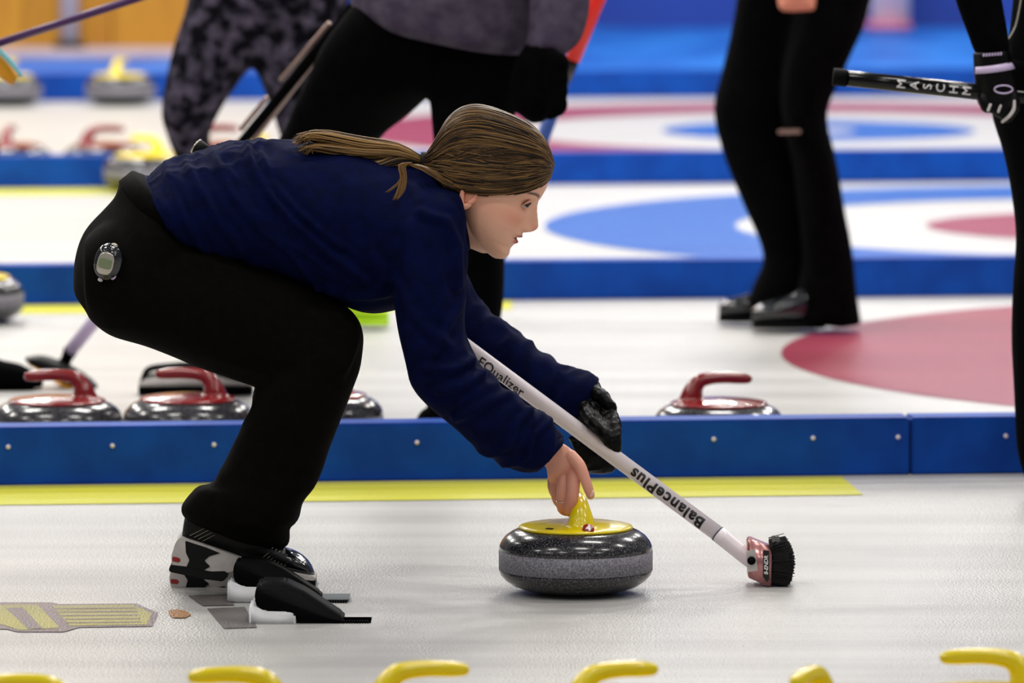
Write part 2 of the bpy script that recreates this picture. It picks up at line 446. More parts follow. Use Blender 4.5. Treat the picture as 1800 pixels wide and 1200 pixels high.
for i, (l, px, D, r) in enumerate(reds):
    c = rs if i == 0 else copy_tree(rs)
    c.location = (P(px, 600, D).x, D, 0); c.rotation_euler = (0, 0, R(r)); tag(c, l, 'curling stone', 'red-handled curling stones')

# ---------------------------------------------------------------- ice markings by the hack
def decal(name, pix, m, z=.0015):
    return obj(name, ([G(x, y, z) for x, y in pix], [tuple(range(len(pix)))]), m, floor, smooth=False)
decal('ice_logo_border', [(-60, 1058), (90, 1058), (105, 1061), (240, 1060), (278, 1077), (268, 1100), (140, 1102), (112, 1110), (30, 1110), (12, 1105), (-60, 1105)], M['ice_grey'])
decal('ice_logo_field', [(-50, 1063), (66, 1062), (105, 1103), (35, 1107), (-50, 1080)], M['ice_olive'], .002)
decal('ice_logo_field', [(92, 1064), (232, 1062), (266, 1077), (258, 1097), (122, 1099)], M['ice_olive'], .002)
for i in range(5):
    y = 1068+i*6.2; decal('ice_logo_stripe', [(98+i*5, y), (238+i*3, y-1), (238+i*3, y+.8), (99+i*5, y+1.8)], M['ice_grey'], .0025)
decal('ice_logo_stripe', [(10, 1068), (40, 1067), (75, 1104), (50, 1105)], M['ice_grey'], .0025)
decal('ice_logo_mark', [(296, 1072), (312, 1070), (328, 1074), (336, 1080), (326, 1085), (305, 1085), (297, 1080)], M['ice_rust'], .002)
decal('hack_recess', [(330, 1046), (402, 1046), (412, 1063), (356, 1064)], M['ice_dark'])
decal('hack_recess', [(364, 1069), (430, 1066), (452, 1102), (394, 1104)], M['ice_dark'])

# ---------------------------------------------------------------- hacks
def hack(dx, dy, Y, label, dp=.115):
    e = empty('foot_hack', (P(500+dx, 1000, Y).x, Y, 0))
    f = lambda L: [(x+dx, y+dy) for x, y in L]
    def zfix(vf): return ([Vector((v[0], v[1], max(v[2], .0))) for v in vf[0]], vf[1])
    o = obj('rubber_body', zfix(pprism(f([(447, 1052), (449, 1036), (458, 1027), (500, 1028), (535, 1044), (600, 1087), (606, 1096), (522, 1099), (521, 1079), (505, 1076), (468, 1076), (452, 1069)]), Y, Y, Y+dp, .004)), M['black']); adopt(o, e)
    o = obj('white_block', zfix(pprism(f([(438, 1064), (450, 1066), (466, 1074), (506, 1075), (519, 1079), (521, 1103), (437, 1103)]), Y, Y-.004, Y+dp-.005, .004)), M['hackwhite']); adopt(o, e)
    pl = pprism(f([(560, 1097), (652, 1097), (648, 1102), (560, 1102)]), Y, Y+.005, Y+.09)
    o = obj('serrated_plate', zfix(pl), M['hackmetal'], smooth=False); adopt(o, e)
    teeth = []
    a = P(585+dx, 1094+dy, Y); b = P(650+dx, 1094+dy, Y)
    for i in range(14):
        x = a.x+(b.x-a.x)*i/14; teeth.append(box(x, x+.0026, Y-.001, Y+.006, 0, .0055))
    o = obj('plate_teeth', joinvf(teeth), M['black'], smooth=False); adopt(o, e)
    tag(e, label, 'hack', 'foot hacks')
    return e
hack(0, 0, 12.31, 'black rubber foot hack on white block nearest the camera')
hack(-38, -43, 12.595, 'black rubber foot hack on white block beside the raised shoe toe', .066)

# ---------------------------------------------------------------- broom builder
def along(a, b, t): return a + (b-a)*t
def wraptext(body, A, B, r, t, size, flip, lift, shear=0, off=0, m=None, parent=None, name='lettering', space=1.0, rot90=False):
    d = (B-A).normalized(); c0 = A + (B-A)*t
    toc = (Vector((0, 0, CAMH))-c0); toc = (toc-d*toc.dot(d)).normalized()
    v = d.cross(toc).normalized()
    if v.z < 0: v = -v
    def fn(x, y):
        if rot90: x, y = -y, x
        if flip: x, y = -x, -y
        a = (y+lift)/r
        return c0 + d*x + toc*math.cos(a)*(r+.0006) + v*math.sin(a)*(r+.0006)
    dd = d
    return text(body, fn, size=size, shear=shear, off=off, name=name, m=m, parent=parent, space=space)
def cyl(A, B, r0, r1=None, seg=24): return tube([A, B], [r0, r0 if r1 is None else r1], seg=seg, k=1, rnd=False)
def yS(px): return 12.87 + (1320-px)*(.37/965)
A = P(352, 262, yS(352)); B = P(1262, 938, yS(1262)); C = P(1320, 985, yS(1320))
br = empty('curling_broom', (C.x, C.y, 0))
sh = obj('shaft', cyl(A, B, .0152), M['shaft']); adopt(sh, br)
t_ = obj('end_cap', cyl(along(A, B, -.008), along(A, B, .02), .0158), M['black']); adopt(t_, br)
t_ = obj('end_cap_rim', cyl(along(A, B, -.0085), along(A, B, -.006), .0162), M['silver']); adopt(t_, br)
sl = obj('ferrule', tube([B, along(B, C, .5), C, along(B, C, 1.12)], [.0160, .0158, .015, .013], k=2, rnd=False, seg=24), M['shaft']); adopt(sl, br)
gr = obj('joint_line', cyl(along(B, C, -.012), along(B, C, .012), .0161), M['seam']); adopt(gr, br)
tx = wraptext('BalancePlus', A, B, .0155, (1178-352)/910, .0325, True, -.003, off=.0010, m=M['ink'], parent=None, space=1.13); adopt(tx, sh)
tx = wraptext('EQualizer', A, B, .0155, (891-352)/910, .027, False, -.0075, off=.0002, m=M['ink'], parent=None, space=1.02); adopt(tx, sh)
Yh = yS(1335)
hd = obj('head_bar', pprism([(1313, 951), (1318, 946), (1352, 960), (1355, 968), (1354, 1024), (1349, 1025), (1314, 1010)], Yh, Yh-.045, Yh+.045, .0015), M['copper']); adopt(hd, br)
lb = obj('head_label', pprism([(1342, 966), (1352, 968), (1352, 1018), (1348, 1022), (1342, 1014)], Yh-.045, Yh-.0465, Yh-.044), M['ink'], smooth=False); adopt(lb, hd)
cl = P(1347, 993, Yh-.047)
tx = text('8-ENDR', lambda x, y: cl+Vector((-y, -.0002, x)), size=.0105, shear=.2, off=.0002, m=M['white']); adopt(tx, lb)
bo = obj('pivot_bolt', cyl(P(1321, 985, Yh-.045), P(1321, 985, Yh-.052), .008), M['black']); adopt(bo, br)
bo = obj('bolt_plate', pprism([(1312, 968), (1327, 964), (1332, 1002), (1314, 1004)], Yh-.04, Yh-.0465, Yh-.04), M['cream'], smooth=False); adopt(bo, br)
# brush of hair: core + tufts
bb = [pprism([(1353, 951), (1366, 945), (1388, 962), (1394, 990), (1390, 1020), (1384, 1026), (1355, 1023)], Yh, Yh-.04, Yh+.06, .006)]
rnd = random.Random(3)
for i in range(650):
    yy = Yh-.043+rnd.random()*.105; s = rnd.random()
    y0 = 952+s*70; x1 = 1360+30*math.sin(math.pi*(.12+.78*s))**.6*rnd.uniform(.95, 1.12)+4; y1 = y0 + (s-.45)*14 + rnd.uniform(-3, 3)
    a = P(1353, y0, Yh); b = P(x1, min(y1, 1027), Yh); a.y = yy; b.y = yy+rnd.uniform(-.004, .004)
    if b.z < .002: b.z = .002
    bb.append(tube([a, b], [.0012, .0006], seg=4, k=1, rnd=False))
bs = obj('brush_hair', joinvf(bb), M['bristle'], smooth=False); adopt(bs, br)
tag(br, 'white-shafted curling broom with black hair brush held by the crouching player', 'broom')

# ---------------------------------------------------------------- crouching player
Y0 = 12.78
torso = [sec(258, 315, 345, 442, Y0, .150), sec(300, 288, 415, 462, Y0, .158), sec(360, 268, 500, 488, Y0, .160), sec(430, 255, 572, 520, Y0, .165),
         sec(520, 251, 640, 549, Y0, .172), sec(600, 254, 703, 545, Y0, .180), sec(690, 282, 752, 530, Y0, .170), sec(755, 300, 800, 470, Y0, .125), sec(795, 324, 816, 436, Y0, .072)]
Yr = 12.64
rarm = [sec(650, 330, 800, 330, 12.72, .05), sec(676, 400, 812, 355, 12.68, .075), sec(690, 465, 819, 440, 12.655, .075), sec(692, 525, 815, 515, Yr, .070), sec(701, 585, 815, 580, 12.63, .066),
        sec(716, 640, 830, 622, 12.625, .064), sec(735, 692, 852, 654, 12.62, .062), sec(786, 746, 890, 688, 12.63, .060), sec(850, 794, 932, 722, 12.65, .052),
        sec(905, 817, 962, 742, 12.67, .046), sec(928, 824, 976, 756, 12.68, .043), sec(941, 822, 984, 775, 12.685, .038)]
larm = [sec(720, 330, 770, 520, 12.93, .07), sec(785, 400, 770, 560, 13.02, .07), sec(820, 495, 790, 610, 13.135, .058), sec(848, 545, 812, 640, 13.145, .054), sec(888, 574, 850, 668, 13.13, .052),
        sec(942, 615, 900, 695, 13.115, .050), sec(992, 648, 948, 716, 13.10, .048), sec(1028, 662, 985, 738, 13.08, .045), sec(1046, 668, 1004, 745, 13.08, .040)]
pelvis = [sec(212, 314, 352, 440, Y0, .14), sec(205, 343, 372, 470, Y0, .158), sec(186, 366, 375, 520, Y0, .17), sec(152, 405, 330, 560, Y0, .175), sec(133, 455, 260, 585, Y0, .16), sec(129, 500, 190, 570, Y0, .12)]
def leg(Y, s=0):
    thigh = [sec(150, 420, 160, 560, Y, .085), sec(200, 385, 195, 590, Y, .10), sec(300, 405, 262, 608, Y, .10), sec(400, 440, 345, 640, Y, .095), sec(500, 482, 440, 668, Y, .088),
             sec(575, 520, 500, 690, Y, .083), sec(618, 548, 560, 700, Y, .078), sec(637, 590, 590, 690, Y, .068)]
    shin = [sec(520, 540, 610, 540, Y, .070), sec(478, 610, 636, 585, Y, .080), sec(455, 680, 629, 650, Y, .080), sec(430, 740, 602, 728, Y, .078), sec(402, 798, 572, 800, Y, .075),
            sec(378, 850, 548, 858, Y, .072), sec(352, 862, 532, 888, Y, .074)]
    hem = [sec(352, 858, 535, 880, Y, .072), sec(330, 884, 518, 912, Y, .073), sec(331, 905, 503, 925, Y, .070), sec(400, 938, 502, 950, Y, .055), sec(440, 952, 499, 958, Y, .045)]
    return thigh, shin, hem
th, si, he = leg(12.70); th2, si2, he2 = leg(12.88)
th2 = shrink(th2, .96); si2 = shrink(si2, .96)

# body (skin) : core + head + right hand in ONE mesh with colour attribute
core = fuse([loft(shrink(torso, .72)), loft(shrink(rarm, .60)), loft(shrink(larm, .60)), loft(shrink(pelvis, .78)), loft(shrink(th, .72)), loft(shrink(si, .62)), loft(shrink(th2, .72)), loft(shrink(si2, .62)),
             loft([sec(770, 330, 790, 440, 12.78, .045), sec(812, 330, 818, 434, 12.77, .050), sec(850, 335, 850, 446, 12.76, .052), sec(872, 335, 872, 440, 12.755, .05)])], .008, 3)
# head
HC = P(870, 340, 12.75); YAW = R(10)
F0 = Vector((.91, 0, -.414)); U0 = Vector((.414, 0, .91)); S0 = Vector((0, 1, 0))
FW = F0*math.cos(YAW) - S0*math.sin(YAW); SD = S0*math.cos(YAW) + F0*math.sin(YAW)
def H(f, u, s): return HC + (FW*f + U0*u + SD*s)*K
def interp(tab, x):
    if x <= tab[0][0]: return tab[0][1]
    for (a, b), (c, d) in zip(tab, tab[1:]):
        if x <= c:
            t = (x-a)/(c-a); t = t*t*(3-2*t)*.5 + t*.5; return b+(d-b)*t
    return tab[-1][1]
front = [(-103, 50), (-99, 61), (-93, 66), (-87, 67.5), (-80, 65.5), (-76, 64.5), (-70, 67), (-62, 68), (-50, 70), (-42, 72.5), (-20, 74), (0, 73.5), (21, 74.5), (34, 77.5), (45, 78.5), (55, 77.5), (68, 75), (90, 66), (110, 50), (125, 28), (133, 5), (136, -15)]
back = [(-103, 42), (-99, 24), (-92, 2), (-82, -12), (-70, -26), (-55, -38), (-40, -52), (-20, -78), (0, -98), (20, -110), (40, -116), (60, -115), (80, -107), (100, -90), (120, -62), (132, -34), (136, -18)]
wid = [(-103, 5), (-99, 15), (-92, 27), (-82, 37), (-70, 45), (-55, 52), (-40, 57), (-20, 62), (0, 66), (20, 69), (40, 72), (60, 72), (80, 69), (100, 60), (120, 44), (132, 22), (136, 3)]
nose = [(-46, 0), (-42, 1.5), (-38, 8), (-34, 14), (-30, 18), (-25, 20.5), (-20, 20.5), (-12, 16.5), (-4, 12), (6, 6.5), (14, 3), (22, 1), (30, 0)]
nwid = [(-42, 11), (-34, 11), (-26, 8.5), (-15, 6.5), (0, 5.2), (20, 6)]
def g(x, s): return math.exp(-(x/s)**2)
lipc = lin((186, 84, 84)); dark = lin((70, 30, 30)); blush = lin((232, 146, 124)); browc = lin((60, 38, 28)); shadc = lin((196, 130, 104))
def mixc(a, b, t): return tuple(x+(y-x)*t for x, y in zip(a, b))
def ismooth(tab, x, w_): return sum(interp(tab, x+w_*k_) for k_ in (-1, -.6, -.3, 0, .3, .6, 1))/7
hv = []; hf = []; hc = []
NL, NS = 190, 220
for i in range(NL):
    u = -103 + 239*i/(NL-1)
    ew = max(0, min(1, (u+103)/12, (136-u)/12))
    f, b, wd = ismooth(front, u, 2.5*ew), ismooth(back, u, 13*ew), ismooth(wid, u, 13*ew)
    cx = b + (f-b)*.42
    for j in range(NS):
        # denser sampling at the face front
        q = j/NS*2*math.pi; a = q - .55*math.sin(q)
        ca, sa = math.cos(a), math.sin(a)
        n = 2.35 if ca > 0 else 2.1
        e = 2/n
        fx = cx + (f-cx if ca > 0 else cx-b)*math.copysign(abs(ca)**e, ca)
        sy = wd*math.copysign(abs(sa)**e, sa)
        col = SKIN
        if ca > 0:
            ay = abs(sy)
            fx += interp(nose, u)*g(sy, interp(nwid, u))
            fx += 7*g(ay-11.5, 5)*g(u+32, 7.5)            # nostril wings
            fx -= 5*g(ay-7, 3)*g(u+39, 3)                 # nostrils
            fx -= 5.5*g(ay-31, 14)*g(u-8, 10)             # eye sockets
            fx += 2.2*g(ay-28, 20)*g(u-24, 6)             # brow ridge
            fx += 3*g(ay-38, 14)*g(u+16, 14)              # cheek
            fx -= 1.2*g(sy, 4)*g(u+44, 3)
            fx += 6.2*g(sy, 15)*g(u+49, 4.2)              # upper lip
            fx += 5.5*g(sy, 13)*g(u+61, 4.4)              # lower lip
            fx -= 9*g(sy, 12)*g(u+55.0, 2.1)              # mouth opening
            fx -= 2*g(ay-25, 6)*g(u+54, 6)
            lp = max(g(sy, 19)*g(u+50, 3.4), g(sy, 17)*g(u+61, 4.6)); col = mixc(col, lipc, min(1, lp*1.3) if lp > .35 else lp*.5)
            mo = g(sy, 17)*g(u+55.2, 1.7); col = mixc(col, dark, min(1, mo*1.1))
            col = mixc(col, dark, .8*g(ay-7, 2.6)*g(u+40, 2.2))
            col = mixc(col, blush, .6*g(ay-42, 18)*g(u+22, 18)); col = mixc(col, blush, .5*g(sy, 10)*g(u+26, 9))
            bu = 27.5 + 3.5*math.sin(min(1, max(0, (ay-12)/36))*math.pi)
            if 10 < ay < 50:
                col = mixc(col, browc, .95*g(u-bu, 3.3-1.3*(ay-10)/40)*min(1, (ay-10)/4, (50-ay)/8))
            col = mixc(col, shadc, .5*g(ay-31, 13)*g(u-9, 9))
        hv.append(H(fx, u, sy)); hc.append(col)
for i in range(NL-1):
    for j in range(NS): hf.append((i*NS+j, i*NS+(j+1) % NS, (i+1)*NS+(j+1) % NS, (i+1)*NS+j))
hf.append(tuple(range(NS))); hf.append(tuple(range((NL-1)*NS, NL*NS)))
# ears
earparts = []; 
for s in (-1, 1):
    rim = [H(-30+f*.8, u*.8-6, s*(65+o_*.7)) for f, u, o_ in ((8, -34, 2), (0, -41, 4), (-8, -38, 6), (-14, -22, 9), (-18, -2, 11), (-14, 14, 11), (-2, 20, 8), (8, 12, 4))]
    earparts.append(tube(rim, [4.5*K, 6*K, 5.5*K, 4.2*K, 4*K, 4*K, 3.6*K, 3*K], seg=12))
    earparts.append(loft([(H(-31, -16, s*65), U0*18*K, FW*10*K), (H(-31, -16, s*68), U0*15*K, FW*7*K)], k=1, seg=20))
    earparts.append(tube([H(-22, -8, s*64), H(-20, -20, s*66), H(-24, -30, s*67)], [4*K, 4.5*K, 4*K], seg=10))
# right hand
hp = []
def f3(pts, rr): hp.append(tube([P(x, y, Y) for x, y, Y in pts], [r*K for r in rr], seg=14))
hp.append(loft([sec(938, 790, 955, 768, 12.69, 13*K), sec(950, 810, 980, 775, 12.70, 15*K), sec(960, 822, 999, 785, 12.705, 16*K), sec(963, 838, 1015, 800, 12.71, 15.5*K, 12.70), sec(968, 850, 1022, 818, 12.725, 14*K, 12.70), sec(976, 856, 1018, 832, 12.725, 11*K, 12.70)]))
f3([(1008, 815, 12.705), (1008, 842, 12.694), (1006, 872, 12.690), (1001, 894, 12.700), (1006, 899, 12.722), (1018, 893, 12.735)], (12, 12.5, 11.5, 10.8, 9.5, 8))
f3([(992, 822, 12.715), (990, 848, 12.704), (988, 876, 12.704), (989, 893, 12.716), (999, 898, 12.738), (1014, 892, 12.752)], (12, 11.5, 10.5, 10, 9, 8))
f3([(980, 832, 12.73), (977, 855, 12.722), (980, 878, 12.728), (992, 888, 12.755), (1008, 884, 12.77)], (10.5, 10, 9.5, 9, 8))
f3([(972, 836, 12.745), (971, 855, 12.74), (978, 872, 12.75), (992, 878, 12.775), (1004, 874, 12.785)], (9.5, 8.8, 8, 7.5, 7))
f3([(1002, 802, 12.70), (1018, 818, 12.688), (1027, 838, 12.682), (1034, 858, 12.680), (1038, 870, 12.682)], (13, 11.5, 9.8, 9, 7.8))
hand = fuse(hp, .0012, 3)
nail = loft([(P(1040, 868, 12.6735), (P(1043, 862, 12.7)-P(1038, 876, 12.7))*.5, Vector((.004, -.002, 0))), (P(1040, 868, 12.6722), (P(1043, 862, 12.7)-P(1038, 876, 12.7))*.3, Vector((.0025, -.001, 0)))], k=1, seg=14)
def vf_of(me): return [v.co.copy() for v in me.vertices], [tuple(p.vertices) for p in me.polygons]
allparts = []; cols = []
def addp(vf, c):
    allparts.append(vf); cols.extend(c if isinstance(c, list) else [c]*len(vf[0]))
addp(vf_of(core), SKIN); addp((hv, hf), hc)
for e in earparts: addp(e, mixc(SKIN, blush, .5))
hvf = vf_of(hand); hcol = []
knk = [P(1008, 826, 12.69), P(1005, 884, 12.69), P(990, 830, 12.71), P(989, 884, 12.71)]
for v in hvf[0]:
    t = max(math.exp(-((v-k_).length/.012)**2) for k_ in knk)
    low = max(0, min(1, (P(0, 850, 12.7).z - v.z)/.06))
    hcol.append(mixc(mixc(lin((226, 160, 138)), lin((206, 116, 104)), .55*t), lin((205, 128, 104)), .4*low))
addp(hvf, hcol); addp(nail, lin((236, 190, 182)))
V, F = joinvf(allparts)
me = mesh(V, F)
at = me.color_attributes.new('col', 'FLOAT_COLOR', 'POINT')
for i, c in enumerate(cols): at.data[i].color = (c[0], c[1], c[2], 1)
girl = link('person', me, M['skin'])
tag(girl, 'crouching person in navy top and black trousers with brown ponytail, pushing a yellow-handled stone', 'person')

# eyes: eyeball + iris + lids + lashes
ev = []; ec = []
sk = []; la = []
for s in (-1, 1):
    c = Vector((57.5, 8.5, s*30)); r = 11.4
    gaze = (H(1, .22, -.5)-H(0, 0, 0)).normalized(); cc = H(*c)
    def eyept(sx, uu, rr):      # point over the eyeball at lateral sx, height uu
        d2 = max(0, rr*rr - sx*sx - uu*uu); return H(c.x + math.sqrt(d2), c.y+uu, c.z+sx)
    up_ = [(-10.8, -2.8), (-7, 2.0), (-2, 4.4), (4, 3.8), (8.4, .6), (10.8, -2)]
    lo_ = [(-10.8, -3.0), (-6, -5.6), (0, -6.6), (6, -5.6), (10.8, -2.6)]
    if s > 0: up_ = [(-a, b) for a, b in reversed(up_)]; lo_ = [(-a, b) for a, b in reversed(lo_)]
    V = []; F = []; nu, nv = 40, 24
    for i in range(nu+1):
        x = -10.9+21.8*i/nu; ub = interp(up_, x)+1.5; lb = interp(lo_, x)-1.5
        for j in range(nv+1):
            uu = lb+(ub-lb)*j/nv; p = eyept(x, uu, r); V.append(p)
            t = (p-cc).normalized().angle(gaze)
            ec.append(lin((10, 8, 7)) if t < .28 else lin((30, 20, 14)) if t < .60 else lin((190, 178, 172)))
    for i in range(nu):
        for j in range(nv): q = i*(nv+1)+j; F.append((q, q+1, q+nv+2, q+nv+1))
    ev.append((V, F))
    sk.append(tube([eyept(a, b+2.6, 11.6) for a, b in up_], [1.5*K, 2.4*K, 3*K, 3*K, 2.4*K, 1.5*K], seg=10))
    sk.append(tube([eyept(a, b-2.0, 11.5) for a, b in lo_], [1.4*K, 2.0*K, 2.3*K, 2.0*K, 1.4*K], seg=10))
    la.append(tube([eyept(a, b+.2, 12.6) for a, b in up_], [.8*K, 1.3*K, 1.6*K, 1.6*K, 1.3*K, .8*K], seg=8))
lidc = mixc(SKIN, lin((190, 120, 98)), .45); ne = len(ev[0][0])
for i in range(2):
    V, F = joinvf([ev[i], sk[2*i], sk[2*i+1], la[i]]); me = mesh(V, F)
    cl_ = ec[i*ne:(i+1)*ne] + [lidc]*(len(sk[2*i][0])+len(sk[2*i+1][0])) + [lin((20, 13, 11))]*len(la[i][0])
    at = me.color_attributes.new('col', 'FLOAT_COLOR', 'POINT')
    for q, cc in enumerate(cl_): at.data[q].color = (cc[0], cc[1], cc[2], 1)
    link('eye', me, M['eye'], girl)

# hair
hs = [sec(741, 275, 741, 293, 12.75, 10*K), sec(752, 266, 752, 299, 12.75, 20*K), sec(766, 243, 765, 312, 12.75, 40*K), sec(785, 211, 784, 329, 12.75, 62*K), sec(808, 192, 806, 342, 12.75, 74*K),
      sec(836, 185, 834, 347, 12.75, 80*K), sec(866, 190, 868, 349, 12.748, 81*K), sec(898, 202, 902, 344, 12.745, 78*K), sec(926, 216, 930, 336, 12.74, 72*K), sec(950, 234, 951, 325, 12.735, 62*K),
      sec(965, 258, 965, 315, 12.732, 46*K), sec(973, 280, 971, 305, 12.73, 22*K), sec(975, 290, 973, 298, 12.73, 8*K)]
SEG = 420; kk = 9
V, F = loft(hs, seg=SEG, k=kk, n=3.7)
rows = (len(hs)-1)*kk+1
hcat = cat(hs, kk); cent = [x[0] for x in hcat]
hcols = []
c_d = lin((30, 19, 9)); c_m = lin((78, 54, 28)); c_l = lin((150, 112, 62))
for i in range(rows):
    tt_ = i/(rows-1)
    for j in range(SEG):
        q = i*SEG+j; th_ = 2*math.pi*j/SEG + .35*math.sin(tt_*2.6)
        # strands converge to the tie: flow coordinate drifts with distance
        rel = V[q]-cent[i]; nx = rel.dot(hcat[i][1])/hcat[i][1].length_squared; ny = rel.dot(hcat[i][2])/hcat[i][2].length_squared; nx += .25*math.sin(tt_*3)*abs(ny)
        n1 = noise.noise(Vector((nx*7, ny*7, tt_*1.6))); n2_ = noise.noise(Vector((nx*20, ny*20, tt_*2.2+5))); n3_ = noise.noise(Vector((nx*48, ny*48, tt_*3.4+9)))
        d = (n1*2.6 + n2_*1.5 + n3_*.7)*K*(1 if 3 < i < rows-3 else .2)
        if i > rows*.55: d += noise.noise(Vector((nx*6, ny*6, tt_*14)))*1.6*K
        V[q] = V[q] + (V[q]-cent[i]).normalized()*d
        s_ = .5 + n1*.5 + n2_*.5 + n3_*.35
        cc = mixc(c_d, c_m, max(0, min(1, s_*1.2))); cc = mixc(cc, c_l, max(0, min(1, (n2_+n3_*.6-.05)*1.3)))
        hcols.append(cc)
hcols += [c_m, c_m]
hp_ = [(V, F)]
rnd = random.Random(11)
def lock(pts, r, c, seg=6, k=4, flat=1):
    v = tube(pts, r, seg=seg, k=k, rnd=False, flat=flat); hp_.append(v); hcols.extend([c]*len(v[0]))
for n_ in range(420):   # fine strands lying on the combed-back hair
    uu_ = rnd.uniform(-1, 1); tj = math.acos(math.copysign(abs(uu_)**1.85, uu_)); tj = tj if rnd.random() < .5 else 2*math.pi-tj; j0 = int(tj/(2*math.pi)*SEG) % SEG; r0 = rnd.randrange(2, 30); r1 = rnd.randrange(rows-48, rows-6); pts = []
    dr = rnd.uniform(-9, 9)
    for q_ in range(7):
        i_ = int(r0+(r1-r0)*q_/6); jj = int(j0+dr*q_/6) % SEG; p_ = V[i_*SEG+jj]
        pts.append(p_+(p_-cent[i_]).normalized()*(.5*K))
    cc = mixc(c_m, c_l, rnd.random()**1.5) if rnd.random() < .6 else c_d
    lock(pts, [.3*K, .75*K, .85*K, .85*K, .8*K, .6*K, .2*K], cc, seg=5, k=5)
# ponytail: hundreds of thin locks following three tongues
tips = [((512, 250), 0), ((515, 243), 0), ((528, 266), 1), ((524, 262), 1), ((572, 288), 2), ((618, 308), 3)]
mid = {0: [(700, 262), (640, 254), (580, 243), (545, 238)], 1: [(700, 270), (640, 268), (590, 262), (552, 258)], 2: [(700, 281), (660, 293), (625, 295), (595, 288)], 3: [(700, 288), (670, 296), (650, 300), (635, 302)]}
for n_ in range(620):
    (tx_, ty_), w_ = tips[rnd.choice((0, 0, 1, 1, 2, 2, 3, 3, 4, 4, 4, 5))]
    a_ = rnd.uniform(0, 6.28); rr = math.sqrt(rnd.random()); ox, oy = rr*math.cos(a_), rr*math.sin(a_)
    pts = [P(744, 284+oy*8, 12.75+ox*8*K)]
    amp = [9, 13, 13, 8]
    for q, (mx, my) in enumerate(mid[w_]):
        yb = my + oy*amp[q]*(1.0 if w_ < 3 else .5) + rnd.gauss(0, 1.2); pts.append(P(mx, yb, 12.742+ox*(20+4*q)*K - .03*(q+1)/4))
    pts.append(P(tx_+rnd.uniform(0, 34), ty_+oy*5+rnd.gauss(0, 2.5), 12.70+ox*18*K))
    c = mixc(mixc(c_m, c_l, rnd.random()), lin((206, 164, 104)), rnd.random()**2*.8)
    if rnd.random() < .22: c = c_d
    lock(pts, [1.5*K, 2.0*K, 2.0*K, 1.7*K, 1.2*K, .3*K], c, seg=5, k=3)
for ends in ([(703, 290), (706, 312), (700, 335), (693, 352)], [(705, 290), (708, 310), (697, 325), (681, 338)], [(708, 292), (710, 312), (706, 334), (696, 350)]):
    for _ in range(9):
        j_ = rnd.gauss(0, 2.2); pts = [P(x+j_*(1 if i else .3)+rnd.gauss(0, .8), y, 12.60-.012*i*0) for i, (x, y) in enumerate([(722, 286)]+ends)]
        lock(pts, [1.1*K, 1.1*K, 1*K, .8*K, .2*K], mixc(c_m, c_l, rnd.random()), seg=4, k=3)
for _ in range(60):   # nape hair swept down behind the tie towards the collar
    t = rnd.random(); pts = [P(800+rnd.uniform(-8, 10), 332+rnd.uniform(-6, 4), 12.69), P(778, 322-t*10, 12.672), P(752+rnd.uniform(-4, 4), 304-t*8, 12.68), P(728+rnd.uniform(-8, 6), 292-t*4, 12.70)]
    lock(pts, [1.2*K, 1.6*K, 1.5*K, .6*K], mixc(c_d, c_l, rnd.random()*.8), seg=4, k=3)
for _ in range(0):   # stray baby hairs at the hairline and temple
    x = rnd.uniform(845, 900); pts = [P(x, 336, 12.668), P(x+rnd.uniform(-4, 6), 346, 12.672), P(x+rnd.uniform(-8, 6), 352+rnd.uniform(0, 6), 12.676)]
    lock(pts, [.9*K, .6*K, .2*K], c_m, seg=4, k=2)
V, F = joinvf(hp_); me = mesh(V, F)
at = me.color_attributes.new('col', 'FLOAT_COLOR', 'POINT')
for i, c in enumerate(hcols[:len(V)]): at.data[i].color = (c[0], c[1], c[2], 1)
hair = link('hair', me, M['hair'], girl)
tie = []
for a_ in range(3):
    pts = [P(742+a_*2.2, 284+15*math.sin(t), 12.75+13*K*math.cos(t)) for t in [2*math.pi*i/16 for i in range(17)]]
    tie.append(tube(pts, [2.6*K]*17, seg=8, k=1, rnd=False))
ht = obj('hair_tie', joinvf(tie), M['hairtie'], hair)

# clothes
fold = Vector((.62, 0, -.78)).normalized()
FOLDS = [([(430, 256), (440, 290), (470, 335), (520, 390), (580, 440), (650, 490)], .010, .0065), ([(452, 262), (475, 320), (530, 375), (600, 430)], .006, .006),
         ([(320, 285), (350, 330), (385, 385), (430, 440)], .007, .007), ([(290, 300), (310, 350), (345, 410), (380, 455)], .006, .006), ([(370, 275), (410, 340), (460, 400), (520, 450), (560, 500)], .007, .0075),
         ([(400, 300), (450, 370), (500, 420), (580, 470)], .005, .006), ([(740, 372), (785, 385), (803, 430), (806, 500)], .008, .007), ([(560, 505), (620, 520), (690, 515)], .006, .007),
         ([(640, 430), (700, 500), (740, 560), (790, 600)], .005, .009), ([(820, 520), (790, 560), (770, 610)], .006, .007), ([(850, 650), (810, 670), (770, 680)], .008, .007),
         ([(835, 625), (800, 640), (750, 640)], .007, .007), ([(890, 690), (850, 700), (800, 730)], .006, .007), ([(930, 720), (905, 735), (890, 775)], .006, .006), ([(960, 745), (935, 760), (925, 800)], .006, .005)]
FW_ = []
for pts_, amp_, sg_ in FOLDS:
    q_ = [P(x, y, 12.65) for x, y in pts_]; FW_.append(([Vector((a.x, a.z)) for a in q_], amp_, sg_))
def foldsum(p):
    d = 0; c = Vector((p.x, p.z))
    for q_, amp_, sg_ in FW_:
        best = 9
        for a, b in zip(q_, q_[1:]):
            ab = b-a; t = max(0, min(1, (c-a).dot(ab)/ab.length_squared)); best = min(best, (c-a-ab*t).length)
        if best < sg_*4: d += amp_*(math.exp(-(best/sg_)**2) - .55*math.exp(-((best-2*sg_)/sg_)**2))
    return d
